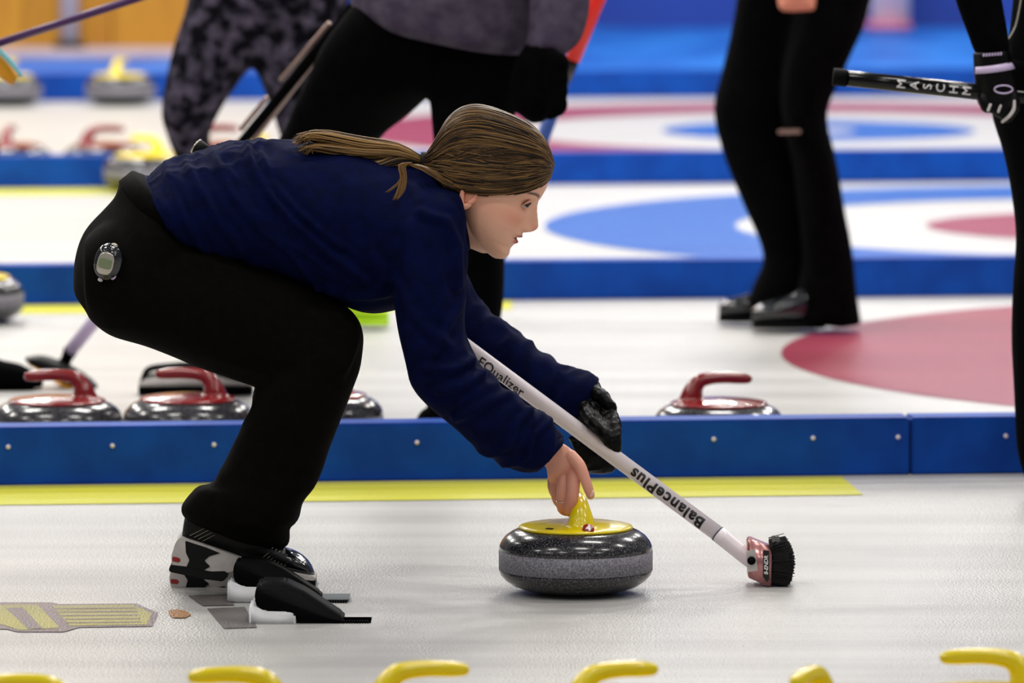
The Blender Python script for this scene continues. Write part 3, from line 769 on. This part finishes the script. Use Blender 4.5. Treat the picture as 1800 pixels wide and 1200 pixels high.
def shirtfn(p, n):
    d = foldsum(p)*max(0, min(1, -n.y*1.6+.2)) if p.y < 12.8 else 0
    q = ridged(p, fold, 2.2, 13, 3)
    wst = max(0, min(1, (P(640, 0, 12.8).x - p.x)/.25))
    d += .006*wst*q + .004*wst*max(0, ridged(p, fold, 3, 24, 21))**2
    bk = math.exp(-((p.x-P(455, 0, 12.8).x)/.03)**2); d += .004*bk*ridged(p, Vector((.5, 0, -.85)).normalized(), 1.5, 20, 2)
    q2 = ridged(p, Vector((.3, .2, -.9)).normalized(), 3, 9, 11); d += .005*q2
    # gathered folds at the elbow crook and sleeves
    ex = max(0, min(1, (p.x-P(800, 0, 12.7).x)/.05)); d += .009*ex*ridged(p, Vector((.55, 0, .83)).normalized(), 5, 22, 5)
    return d
sm = fuse([loft(torso, seg=56), loft(rarm), loft(larm)], .0052, 4)
displace(sm, shirtfn)
shirt = link('long_sleeved_top', sm, M['navy'], girl)
hemv = tube([sec(258, 315, 345, 442, Y0, 1)[0] + sec(258, 315, 345, 442, Y0, 1)[1]*math.cos(t)*1.02 + Vector((0, .153*math.sin(t), 0)) for t in [2*math.pi*i/32 for i in range(33)]], [.0055]*33, seg=8, k=1, rnd=False)
obj('hem_band', hemv, M['navy'], shirt)
cuffs = []
for s_ in (rarm[-1], larm[-1]):
    cuffs.append(tube([s_[0]+s_[1]*math.cos(t)*1.02+s_[2]*math.sin(t)*1.02 for t in [2*math.pi*i/24 for i in range(25)]], [.0075]*25, seg=8, k=1, rnd=False))
for c_ in cuffs: obj('cuff_band', c_, M['navy'], shirt)
cs_ = sec(800, 328, 818, 434, Y0, .074)
obj('collar', joinvf([tube([cs_[0]+cs_[1]*math.cos(t)*1.0+cs_[2]*math.sin(t)+Vector((.004*a, 0, 0)) for t in [2*math.pi*i/28 for i in range(29)]], [.009-.002*a]*29, seg=8, k=1, rnd=False) for a in (0, 1)]), M['navy'], shirt)
tm = fuse([loft(pelvis, seg=56), loft(th, seg=48), loft(si, seg=48), loft(he, seg=48, n=2.3), loft(th2), loft(si2), loft(shrink(he2, .94))], .0056, 12)
def trfn(p, n):
    d = .004*ridged(p, Vector((.8, 0, .5)).normalized(), 2, 10, 2)
    lo = max(0, min(1, (P(0, 780, 12.7).z-p.z)/.1)); d += .005*lo*ridged(p, Vector((.9, 0, -.4)).normalized(), 3, 14, 8)
    kb = math.exp(-((p-P(470, 660, 12.69)).length/.09)**2); d += .007*kb*ridged(p, Vector((.9, 0, -.2)).normalized(), 3, 22, 4)
    return d
displace(tm, trfn)
tr = link('trousers', tm, M['trouser'], girl)
wb = sec(211, 316, 351, 441, Y0, .143)
obj('waistband', loft([(wb[0]+Vector((-.002, 0, -.002)), wb[1], wb[2]), (wb[0]+Vector((.02, 0, .018)), wb[1]*.98, wb[2]*.98), (sec(262, 312, 360, 425, Y0, .14))], k=1, seg=48), M['trouser'], tr)

# shoes in their own frame: x 0 (heel) .. 255 (toe), z up, in image px, then scaled
def shoe(px, py, Y, rot, name='shoe'):
    e = empty(name, P(px, py, Y)); e.rotation_euler = (0, R(rot), 0); s = Y/FPX
    S = lambda L: [(x*s, z*s) for x, z in L]
    hdw = .043
    def lf(rows, m, nm, par, n=2.4, f=1):
        return obj(nm, loft([(Vector((x*s, 0, (a+b)/2*s)), Vector((0, 0, (a-b)/2*s)), Vector((0, h*s*f, 0))) for x, a, b, h in rows], seg=36, k=4, n=n), m, par)
    lf([(12, 92, 60, 16), (20, 104, 56, 27), (44, 116, 52, 33), (90, 112, 46, 35), (140, 92, 36, 38), (175, 74, 32, 41), (205, 62, 28, 42)], M['shoeblack'], 'upper', e)
    lf([(192, 66, 26, 40.5), (212, 63, 26, 42), (232, 54, 24, 38), (246, 42, 22, 30), (254, 30, 22, 16)], M['patent'], 'toe_guard', e)
    sole = obj('midsole', prism(S([(3, 8), (-1, 26), (3, 50), (10, 62), (60, 54), (130, 40), (200, 31), (256, 27), (258, 20), (250, 16), (190, 17), (140, 18), (112, 14), (96, 8)]), -hdw*.95, hdw*.95, .002), M['cream'], e, smooth=False)
    obj('outsole', joinvf([prism(S([(-2, 0), (2, -2), (60, -6), (96, -5), (104, 6), (98, 14), (70, 9), (40, 12), (0, 11)]), -hdw, hdw, .0015),
                           prism(S([(128, 8), (160, 2), (246, 0), (257, 5), (258, 20), (225, 18), (190, 21), (150, 21), (138, 17)]), -hdw, hdw, .0015)]), M['shoeblack'], e, smooth=False)
    obj('heel_panel', prism(S([(20, 57), (60, 50), (84, 44), (66, 36), (58, 27), (70, 18), (60, 10), (28, 10), (32, 24), (24, 36)]), -hdw*1.0, hdw*1.0, .001), M['shoeblack'], e, smooth=False)
    obj('heel_tag', prism(S([(2, 26), (14, 25), (17, 21), (14, 17), (2, 18)]), -hdw*.985, hdw*.985, .001), M['badge'], sole, smooth=False)
    st = []
    for i in range(7):
        x = 160+i*6.5
        st.append(tube([(x*s, -40.5*s, (48-i*1.6)*s), ((x+8)*s, -40*s, (57-i*2)*s), ((x+15)*s, -35*s, (68-i*2.4)*s)], [.6*s, .6*s, .6*s], seg=5, k=1, rnd=False))
    obj('stitching', joinvf(st), M['silver'], e, smooth=False); st = []
    for i in range(4):
        x = 26+i*8
        st.append(tube([(x*s, -33.5*s, (66-i*2)*s), ((x+28)*s, -33.5*s, (86-i*2)*s)], [.4*s, .4*s], seg=5, k=1, rnd=False))
    obj('stitching', joinvf(st), M['silver'], e, smooth=False)
    return e
s1 = shoe(300, 998, 12.71, 8.4); adopt(s1, girl)
s2 = shoe(300, 1038, 12.86, 0.3); adopt(s2, girl)

# glove on the left hand
gp = [loft([sec(1034, 664, 996, 742, 13.075, .036), sec(1052, 672, 1008, 748, 13.07, .036), sec(1062, 694, 1014, 756, 13.065, .032), sec(1074, 712, 1022, 768, 13.055, .030), sec(1084, 735, 1036, 785, 13.05, .026), sec(1086, 752, 1048, 795, 13.05, .02)]),
      loft([sec(1000, 768, 1010, 786, 13.04, .012), sec(1022, 768, 1012, 806, 13.04, .022), sec(1045, 775, 1030, 828, 13.045, .026), sec(1070, 788, 1056, 832, 13.045, .022), sec(1086, 800, 1078, 828, 13.04, .012)])]
def gf(pts, rr): gp.append(tube([P(x, y, Y) for x, y, Y in pts], [r*K for r in rr], seg=14))
gf([(1062, 716, 13.05), (1076, 742, 13.0), (1080, 770, 12.965), (1080, 792, 12.962)], (15, 14.5, 13, 11))
gf([(1056, 722, 13.04), (1062, 748, 12.99), (1066, 764, 12.965), (1074, 780, 12.958)], (14, 13.5, 12, 10))
gf([(1042, 716, 13.04), (1048, 738, 12.99), (1054, 752, 12.965), (1062, 764, 12.955)], (14, 12.5, 11, 9))
gf([(1028, 712, 13.04), (1034, 728, 12.995), (1042, 742, 12.968), (1048, 750, 12.958)], (13, 11.5, 10, 8))
gf([(1045, 690, 13.055), (1060, 700, 13.03), (1074, 716, 13.02)], (14, 13, 10))
gm = fuse(gp, .0022, 3); displace(gm, lambda p, n: .0022*ridged(p, Vector((.7, 0, .7)), 18, 60, 3))
gl = link('glove', gm, M['glove'], girl)
# silver ring
rc = P(988.5, 880, 12.704)
obj('finger_ring', tube([rc+Vector((.0116*math.cos(t), .0116*math.sin(t), .002*math.sin(t))) for t in [2*math.pi*i/20 for i in range(21)]], [.0009]*21, seg=8, k=1, rnd=False), M['silver'], girl)

# stopwatch on the hip
sw = empty('stopwatch', P(189, 462, 12.585))
def ell(cx, cy, rx, ry, Y, dy, m, nm, par, tilt=0, n=2.2):
    a = Vector((math.sin(R(tilt)), 0, math.cos(R(tilt))))*ry*K; b = Vector((math.cos(R(tilt)), 0, -math.sin(R(tilt))))*rx*K; c = P(cx, cy, Y)
    o = obj(nm, loft([(c+Vector((0, dy*.9, 0)), a*.9, b*.9), (c+Vector((0, dy*.6, 0)), a, b), (c+Vector((0, dy*.2, 0)), a, b), (c, a*.88, b*.88)], k=1, seg=36, n=n), m); adopt(o, par); return o
case = ell(190, 461, 25, 33, 12.585, .05, M['patent'], 'case', sw, 14)
bz = ell(185, 463, 14.5, 20, 12.584, .004, M['silver'], 'bezel', sw, 14, 2.8)
lc = ell(185, 463, 12, 9.5, 12.5835, .003, M['lcd'], 'lcd_screen', sw, 14, 4)
bt = [ell(201, 432, 6, 4.5, 12.59, .01, M['silver'], 'button', sw, 20), ell(199, 487, 5.5, 4, 12.588, .01, M['lilac'], 'button', sw, -40), ell(176, 492, 4.5, 3, 12.588, .01, M['cream'], 'button', sw, 20)]
for i in range(3):
    dg_ = P(181+i*4.5, 462-i*1, 12.583)
tag(sw, 'small black digital stopwatch with silver bezel clipped on the player\'s hip', 'stopwatch')

# ---------------------------------------------------------------- people behind
def bshoe(px0, px1, py, Y, m, sole, par, h=.085, wd=.045, name='shoe', toe=-1):
    a = P(px0, py, Y); b = P(px1, py, Y); z0 = max(a.z, 0.0)
    if toe > 0: a, b = b, a
    L = (b.x-a.x)
    rows = [(0, .35, .5), (.08, .5, .8), (.25, .62, 1), (.5, .8, .92), (.75, 1.1, .85), (.95, 1.1, .8), (1, .8, .55)]
    e = obj(name, loft([(Vector((a.x+L*t, Y, z0+.018+h*hh/2)), Vector((0, 0, h*hh/2)), Vector((0, wd*ww, 0))) for t, hh, ww in rows], seg=28, k=3, n=2.4), m, par)
    obj('sole', loft([(Vector((a.x+L*t, Y, z0+.012)), Vector((0, 0, .0115)), Vector((0, wd*ww*1.05, 0))) for t, hh, ww in rows], seg=28, k=3, n=3), sole, e)
    return e
def cloth(name, parts, vox, m, par, amp=.005, fr=8, d=Vector((0, .2, 1)), sm_=4, seed=1):
    me = fuse(parts, vox, sm_); displace(me, lambda p, n: amp*ridged(p, d.normalized(), 2.5, fr, seed))
    return link(name, me, m, par)
# grey knit top, black trousers
Yg = 15.35
tors = [sec(700, -330, 960, -330, Yg, .14), sec(660, -200, 975, -200, Yg, .15), sec(625, -80, 975, -90, Yg, .16), sec(618, -10, 965, 40, Yg, .165), sec(622, 18, 940, 98, Yg, .165), sec(650, 42, 915, 99, Yg, .15)]
lega = [sec(640, -20, 860, 60, Yg, .11), sec(590, 45, 800, 130, Yg, .105), sec(545, 130, 745, 175, Yg+.05, .10), sec(500, 225, 670, 240, Yg+.15, .09), sec(455, 320, 590, 335, Yg+.3, .08), sec(420, 420, 530, 440, Yg+.55, .07), sec(390, 540, 480, 560, Yg+.85, .065), sec(372, 640, 450, 655, Yg+1.05, .06)]
legb = [sec(730, 20, 950, 40, Yg, .12), sec(752, 130, 930, 120, Yg, .11), sec(758, 200, 905, 200, Yg-.02, .10), sec(772, 330, 895, 330, Yg-.05, .09), sec(780, 430, 886, 430, Yg-.05, .085), sec(778, 520, 884, 520, Yg-.05, .08), sec(765, 600, 870, 600, Yg-.05, .075), sec(755, 690, 850, 690, Yg-.05, .07), sec(752, 750, 848, 755, Yg-.05, .065)]
slv = [sec(900, -260, 1000, -280, Yg-.05, .07), sec(925, -120, 1030, -130, Yg-.1, .065), sec(935, -20, 1035, -20, Yg-.15, .06), sec(932, 50, 1020, 60, Yg-.18, .055), sec(925, 80, 992, 92, Yg-.2, .045)]
pg = link('person', fuse([loft(shrink(tors, .85)), loft(shrink(lega, .7)), loft(shrink(legb, .7)), loft(shrink(slv, .7)), loft([sec(930, 60, 985, 60, Yg-.2, .03), sec(925, 150, 975, 160, Yg-.2, .03)])], .012, 3), M['bgskin'])
tag(pg, 'standing person in grey knit top and black trousers directly behind the crouching player', 'person')
cloth('trousers', [loft(lega), loft(legb)], .011, M['bgblack'], pg)
cloth('knit_top', [loft(tors, seg=48), loft(slv)], .009, M['greyknit'], pg, amp=.007, fr=7, d=Vector((1, 0, .15)), seed=4)
cloth('glove', [loft([sec(925, 78, 992, 90, Yg-.2, .05), sec(905, 110, 990, 115, Yg-.2, .055), sec(898, 150, 985, 165, Yg-.2, .055), sec(905, 190, 960, 205, Yg-.2, .045), sec(925, 208, 940, 213, Yg-.2, .02)])] +
      [tube([P(965, 100+i*24, Yg-.25), P(985, 112+i*24, Yg-.27), P(982-i*4, 128+i*24, Yg-.26)], [.018, .017, .013]) for i in range(4)], .006, M['bgblack'], pg, amp=.006, fr=24, seed=6)
bshoe(732, 850, 784, Yg-.05, M['bgblack'], M['black'], pg, h=.12)
e = bshoe(244, 445, 693, 16.42, M['cream'], M['bgblack'], pg, h=.062, wd=.05)
obj('shoe_top', loft([sec(246, 668, 252, 676, 16.42, .03), sec(258, 645, 264, 654, 16.42, .045), sec(300, 638, 304, 650, 16.42, .048), sec(350, 634, 352, 658, 16.42, .048), sec(400, 630, 400, 672, 16.42, .05), sec(450, 630, 450, 676, 16.42, .05)], seg=28), M['bgblack'], e)
# mottled leggings
Yc = 18.15
ca = [sec(345, -160, 520, -160, Yc, .14), sec(335, -60, 590, -60, Yc, .14), sec(328, 10, 520, 40, Yc, .12), sec(308, 75, 470, 95, Yc, .11), sec(292, 140, 430, 130, Yc, .10), sec(284, 200, 388, 190, Yc, .09), sec(296, 245, 368, 240, Yc+.03, .075), sec(312, 290, 385, 290, Yc+.06, .075), sec(330, 400, 405, 400, Yc+.05, .07), sec(345, 520, 405, 520, Yc, .055)]
cb = [sec(440, -60, 620, -60, Yc, .13), sec(430, 30, 610, 20, Yc, .12), sec(444, 105, 600, 90, Yc, .105), sec(462, 155, 590, 150, Yc, .095), sec(482, 205, 580, 205, Yc, .085), sec(500, 260, 590, 270, Yc, .08), sec(540, 400, 625, 400, Yc, .07), sec(590, 520, 650, 520, Yc, .055)]
pc = link('person', fuse([loft(shrink(ca, .8)), loft(shrink(cb, .8))], .014, 3), M['bgskin'])
tag(pc, 'standing person in mottled black and grey leggings and lime shoes, blurred behind', 'person')
cloth('leggings', [loft(ca), loft(cb)], .011, M['camo'], pc, amp=.003)
bshoe(585, 684, 573, Yc, M['lime'], M['lime'], pc, h=.07, toe=1); bshoe(300, 420, 573, Yc, M['lime'], M['lime'], pc, h=.07)
# black trousers on the right
Yb = 18.15
l1 = [sec(1310, -160, 1480, -160, Yb+.06, .14), sec(1298, -20, 1460, -20, Yb+.06, .12), sec(1285, 60, 1450, 60, Yb+.08, .11), sec(1268, 130, 1430, 130, Yb+.09, .105), sec(1256, 195, 1410, 200, Yb+.09, .10), sec(1278, 285, 1430, 285, Yb+.09, .09), sec(1310, 370, 1440, 370, Yb+.08, .085), sec(1342, 450, 1440, 450, Yb+.08, .08), sec(1325, 500, 1440, 505, Yb+.08, .085), sec(1312, 538, 1440, 552, Yb+.08, .08)]
l2 = [sec(1400, -160, 1580, -160, Yb-.06, .14), sec(1400, -20, 1535, -20, Yb-.06, .12), sec(1390, 50, 1518, 50, Yb-.08, .11), sec(1375, 120, 1482, 125, Yb-.09, .105), sec(1375, 200, 1452, 200, Yb-.09, .10), sec(1395, 290, 1470, 290, Yb-.09, .09), sec(1405, 380, 1485, 380, Yb-.08, .085), sec(1410, 460, 1500, 460, Yb-.08, .08), sec(1400, 520, 1507, 525, Yb-.08, .085), sec(1395, 568, 1514, 572, Yb-.08, .08)]
hnd = [loft([sec(1350, -60, 1430, -60, Yb-.2, .03), sec(1362, -20, 1436, -20, Yb-.2, .03), sec(1366, 0, 1436, 0, Yb-.2, .028)])] + \
      [tube([P(1374+i*17, -5, Yb-.2), P(1376+i*17, 12, Yb-.22), P(1380+i*16, 16-abs(i-1)*2, Yb-.19)], [.0135, .012, .010]) for i in range(4)]
pb = link('person', fuse([loft(shrink(l1, .8)), loft(shrink(l2, .8))]+hnd, .010, 3), M['bgskin'])
tag(pb, 'standing person in black trousers and black shoes with bare hand lowered, right of centre', 'person')
cloth('trousers', [loft(l1), loft(l2)], .012, M['bgblack'], pb, amp=.004)
bshoe(1263, 1400, 566, Yb+.12, M['patent'], M['black'], pb, h=.085, wd=.05); bshoe(1322, 1450, 577, Yb-.1, M['patent'], M['black'], pb, h=.09, wd=.05)
o = obj('knee_logo', pprism([(1368, 229), (1408, 228), (1408, 235), (1368, 236)], Yb-.2, Yb-.203, Yb-.17, .002), M['brown'], pb, smooth=False)
# person at the right edge
Yr_ = 14.25
bt_ = [sec(1800, -220, 2080, -220, Yr_, .15), sec(1790, -60, 2060, -60, Yr_, .15), sec(1775, 60, 2040, 60, Yr_, .15), sec(1757, 130, 2030, 130, Yr_, .14)]
lg_ = [sec(1748, 100, 2010, 100, Yr_, .14), sec(1745, 190, 1960, 190, Yr_, .13), sec(1764, 265, 1935, 265, Yr_, .11), sec(1780, 350, 1920, 350, Yr_, .10), sec(1788, 430, 1915, 430, Yr_, .09), sec(1781, 520, 1910, 520, Yr_, .088), sec(1779, 600, 1905, 600, Yr_, .085), sec(1786, 700, 1900, 700, Yr_, .08), sec(1790, 790, 1905, 790, Yr_, .08), sec(1808, 850, 1910, 870, Yr_, .075)]
am_ = [sec(1640, -250, 1730, -260, Yr_-.1, .06), sec(1655, -120, 1745, -120, Yr_-.14, .058), sec(1678, -10, 1757, -10, Yr_-.17, .052), sec(1697, 50, 1768, 55, Yr_-.19, .047), sec(1712, 96, 1772, 92, Yr_-.2, .042)]
pr_ = link('person', fuse([loft(shrink(bt_, .85)), loft(shrink(lg_, .8)), loft(shrink(am_, .7)), loft([sec(1800, -250, 1950, -260, Yr_, .1), sec(1660, -260, 1830, -240, Yr_-.08, .06)])], .012, 3), M['bgskin'])
tag(pr_, 'person in black at the right edge, partly cut off, holding a black broom shaft', 'person')
lg2 = [sec(1880, 100, 2060, 100, Yr_+.1, .13), sec(1900, 265, 2050, 265, Yr_+.14, .11), sec(1915, 430, 2050, 430, Yr_+.15, .09), sec(1925, 600, 2045, 600, Yr_+.15, .085), sec(1920, 790, 2040, 790, Yr_+.15, .08), sec(1918, 850, 2048, 858, Yr_+.15, .075)]
bshoe(1804, 1940, 880, Yr_, M['shoeblack'], M['black'], pr_, h=.09, wd=.05); bshoe(1905, 2060, 872, Yr_+.15, M['shoeblack'], M['black'], pr_, h=.09, wd=.05)
cloth('trousers', [loft(lg_), loft(lg2)], .010, M['bgblack'], pr_, amp=.004)
cloth('jacket', [loft(bt_), loft(am_), loft([sec(1800, -330, 1990, -330, Yr_, .12), sec(1640, -260, 1800, -200, Yr_-.08, .07)])], .008, M['bgblack'], pr_, amp=.006, fr=12)
obj('drawstring', tube([P(1796, -10, Yr_-.16), P(1785, 45, Yr_-.17), P(1768, 75, Yr_-.18), P(1762, 92, Yr_-.2)], [.002]*4), M['silver'], pr_)
Yg2 = Yr_-.2
gv = cloth('glove', [loft([sec(1712, 92, 1774, 88, Yg2, .042), sec(1713, 130, 1782, 125, Yg2, .045), sec(1716, 160, 1786, 160, Yg2, .046), sec(1720, 182, 1782, 185, Yg2, .04), sec(1735, 192, 1775, 195, Yg2, .03)]),
      tube([P(1730, 175, Yg2-.03), P(1734, 190, Yg2-.035), P(1742, 186, Yg2-.03)], [.012, .011, .009]), tube([P(1748, 178, Yg2-.03), P(1750, 195, Yg2-.035), P(1757, 192, Yg2-.03)], [.012, .011, .009]),
      tube([P(1765, 178, Yg2-.03), P(1764, 200, Yg2-.035), P(1766, 205, Yg2-.03)], [.012, .011, .009]), tube([P(1778, 165, Yg2-.02), P(1782, 188, Yg2-.03), P(1770, 210, Yg2-.03)], [.013, .012, .009])], .004, M['glove'], pr_, amp=.002, fr=40)
def surfstrip(pts, r, m, nm): return obj(nm, tube([P(x, y, Y) for x, y, Y in pts], r, flat=1, seg=8), m, gv)
cf = [sec(1714, 117, 1776, 108, Yg2, .044), sec(1714, 129, 1782, 120, Yg2, .046)]
obj('white_cuff', loft([(c, a*1.07, b*1.09) for c, a, b in cf], k=1, seg=36), M['lilac'], gv)
ellp = [(1764+16*math.cos(t), 157+7*math.sin(t), Yg2-.0555+.004*abs(math.cos(t))) for t in [2*math.pi*i/20 for i in range(21)]]
obj('glove_logo', tube([P(*q) for q in ellp], [.0016]*21, seg=6, k=1, rnd=False), M['lilac'], gv)
surfstrip([(1741, 184, Yg2-.047), (1737, 194, Yg2-.048)], [.003, .003], M['cream'], 'finger_stripe')
surfstrip([(1759, 186, Yg2-.047), (1755, 196, Yg2-.048)], [.0028, .0028], M['cream'], 'finger_stripe')
surfstrip([(1783, 178, Yg2-.042), (1782, 192, Yg2-.044), (1774, 204, Yg2-.046), (1762, 214, Yg2-.042)], [.003, .0036, .0036, .003], M['cream'], 'finger_stripe')
obj('cuff_print', joinvf([pprism([(1728+i*5, 95-i*.4), (1731+i*5, 94-i*.4), (1731+i*5, 99-i*.4), (1728+i*5, 99.5-i*.4)], Yg2-.045, Yg2-.0462, Yg2-.035) for i in range(7)]), M['lilac'], gv, smooth=False)
# its broom
A = P(1466, 135, Yg2-.005); B = P(1950, 186, Yg2-.005)
b2 = empty('curling_broom', P(1700, 160, Yg2))
s_ = obj('shaft', cyl(A, B, .0168), M['glossblack']); adopt(s_, b2)
o = obj('end_cap', cyl(along(A, B, -.003), along(A, B, .045), .0182), M['black']); adopt(o, b2)
for i, ch in enumerate('MASCHM'):
    px = 1584+i*23.0; t = (px-1466)/484
    o = wraptext(ch, A, B, .0168, t, .0255, False, 0, m=M['white'], off=0, rot90=True); adopt(o, s_)
tag(b2, 'black curling broom with white lettering held at the right edge', 'broom')

# ---------------------------------------------------------------- other brooms
# the white and black broom sweeping at left
A = P(122, 618, 16.6); B = P(195, 535, 16.5)
b3 = empty('curling_broom', (A.x, A.y, 0))
Dn = (P(620, 0, 15.6)-A)
pt = lambda px, py: P(px, py, 16.6 - (px-122)/498*.9)
o = obj('lower_shaft', cyl(pt(124, 616), pt(300, 402), .0165), M['lilac']); adopt(o, b3)
o = obj('upper_shaft', cyl(pt(300, 402), pt(665, -40), .0125), M['bgblack']); adopt(o, b3)
o = obj('shaft_print', joinvf([cyl(pt(430, 231)+Vector((-.008, -.010, .006)), pt(475, 176)+Vector((-.008, -.010, .006)), .006), cyl(pt(500, 145)+Vector((-.008, -.010, .006)), pt(585, 45)+Vector((-.008, -.010, .006)), .006)]), M['brown']); adopt(o, b3)
o = obj('pivot', tube([pt(124, 616), pt(116, 632), pt(110, 645)], [.018, .014, .02]), M['black']); adopt(o, b3)
o = obj('head', loft([sec(44, 628, 50, 636, 16.6, .03), sec(70, 624, 66, 646, 16.6, .04), sec(100, 632, 92, 660, 16.6, .045), sec(135, 648, 120, 675, 16.6, .045), sec(160, 666, 150, 683, 16.6, .04), sec(172, 678, 168, 684, 16.6, .025)], n=3), M['shoeblack']); adopt(o, b3)
o = obj('fabric_pad', loft([sec(50, 636, 52, 640, 16.6, .03), sec(80, 650, 78, 656, 16.6, .042), sec(110, 669, 107, 676, 16.6, .042), sec(145, 683, 144, 686, 16.6, .035)], n=3), M['orange_s']); adopt(o, b3)
tag(b3, 'broom with white lower shaft and black head sweeping behind the buttocks of the crouching player', 'broom')
# second slim shaft beside it
b6 = empty('curling_broom', P(500, 200, 16.2))
o = obj('shaft', cyl(P(445, 245, 16.25), P(612, 25, 16.1), .0085), M['brown']); adopt(o, b6)
o = obj('grip', cyl(P(612, 25, 16.1), P(660, -38, 16.05), .011), M['black']); adopt(o, b6)
tag(b6, 'slim bronze broom shaft beside the black one, left of the black trousers', 'broom')
# red and blue broom
b4 = empty('curling_broom', P(1000, 120, 16.3))
o = obj('upper_shaft', cyl(P(1100, -120, 16.3), P(1006, 106, 16.3), .0185), M['redshaft']); adopt(o, b4)
o = obj('ferrule', cyl(P(1006, 106, 16.3), P(995, 133, 16.35), .0165), M['ink']); adopt(o, b4)
o = obj('lower_shaft', cyl(P(996, 130, 16.35), P(800, 655, 16.7), .017), M['blueshaft']); adopt(o, b4)
o = obj('head', loft([sec(768, 652, 770, 672, 16.7, .03), sec(790, 650, 790, 673, 16.7, .04), sec(828, 652, 828, 673, 16.7, .04), sec(846, 660, 844, 672, 16.7, .03)], n=3), M['bgblack']); adopt(o, b4)
tag(b4, 'broom with bright red upper shaft and blue lower shaft beside the grey sleeve', 'broom')
# purple broom top left
b5 = empty('curling_broom', P(10, 110, 15.2))
o = obj('shaft', cyl(P(-60, 95, 15.2), P(330, -32, 15.0), .009), M['purple']); adopt(o, b5)
o = obj('head', loft([sec(-40, 70, -45, 105, 15.2, .03), sec(-10, 85, -14, 122, 15.2, .03), sec(14, 105, 6, 140, 15.2, .028), sec(32, 132, 22, 150, 15.2, .02)], n=3), M['orange_s']); adopt(o, b5)
o = obj('head_trim', tube([P(-10, 82, 15.16), P(14, 104, 15.16), P(36, 132, 15.16)], [.006, .006, .004]), M['cyan_s']); adopt(o, b5)
tag(b5, 'purple broom shaft with orange head reaching in at the top left corner', 'broom')
# black shoe at the left edge behind the red stone
b7 = empty('shoe', (P(30, 660, 16.5).x, 16.55, 0))
o = obj('upper', loft([sec(-90, 600, -90, 690, 16.55, .04), sec(-40, 618, -40, 690, 16.55, .045), sec(0, 632, 0, 686, 16.55, .048), sec(35, 640, 35, 682, 16.55, .045), sec(62, 655, 62, 682, 16.55, .035), sec(76, 670, 74, 680, 16.55, .02)], n=2.4), M['bgblack']); adopt(o, b7)
o = obj('sole', loft([sec(-90, 686, -90, 692, 16.55, .045), sec(20, 681, 20, 690, 16.55, .048), sec(60, 680, 60, 689, 16.55, .036)], n=3), M['black']); adopt(o, b7)
tag(b7, 'dark blurred shoe at the left edge beside the sweeping broom head', 'shoe')
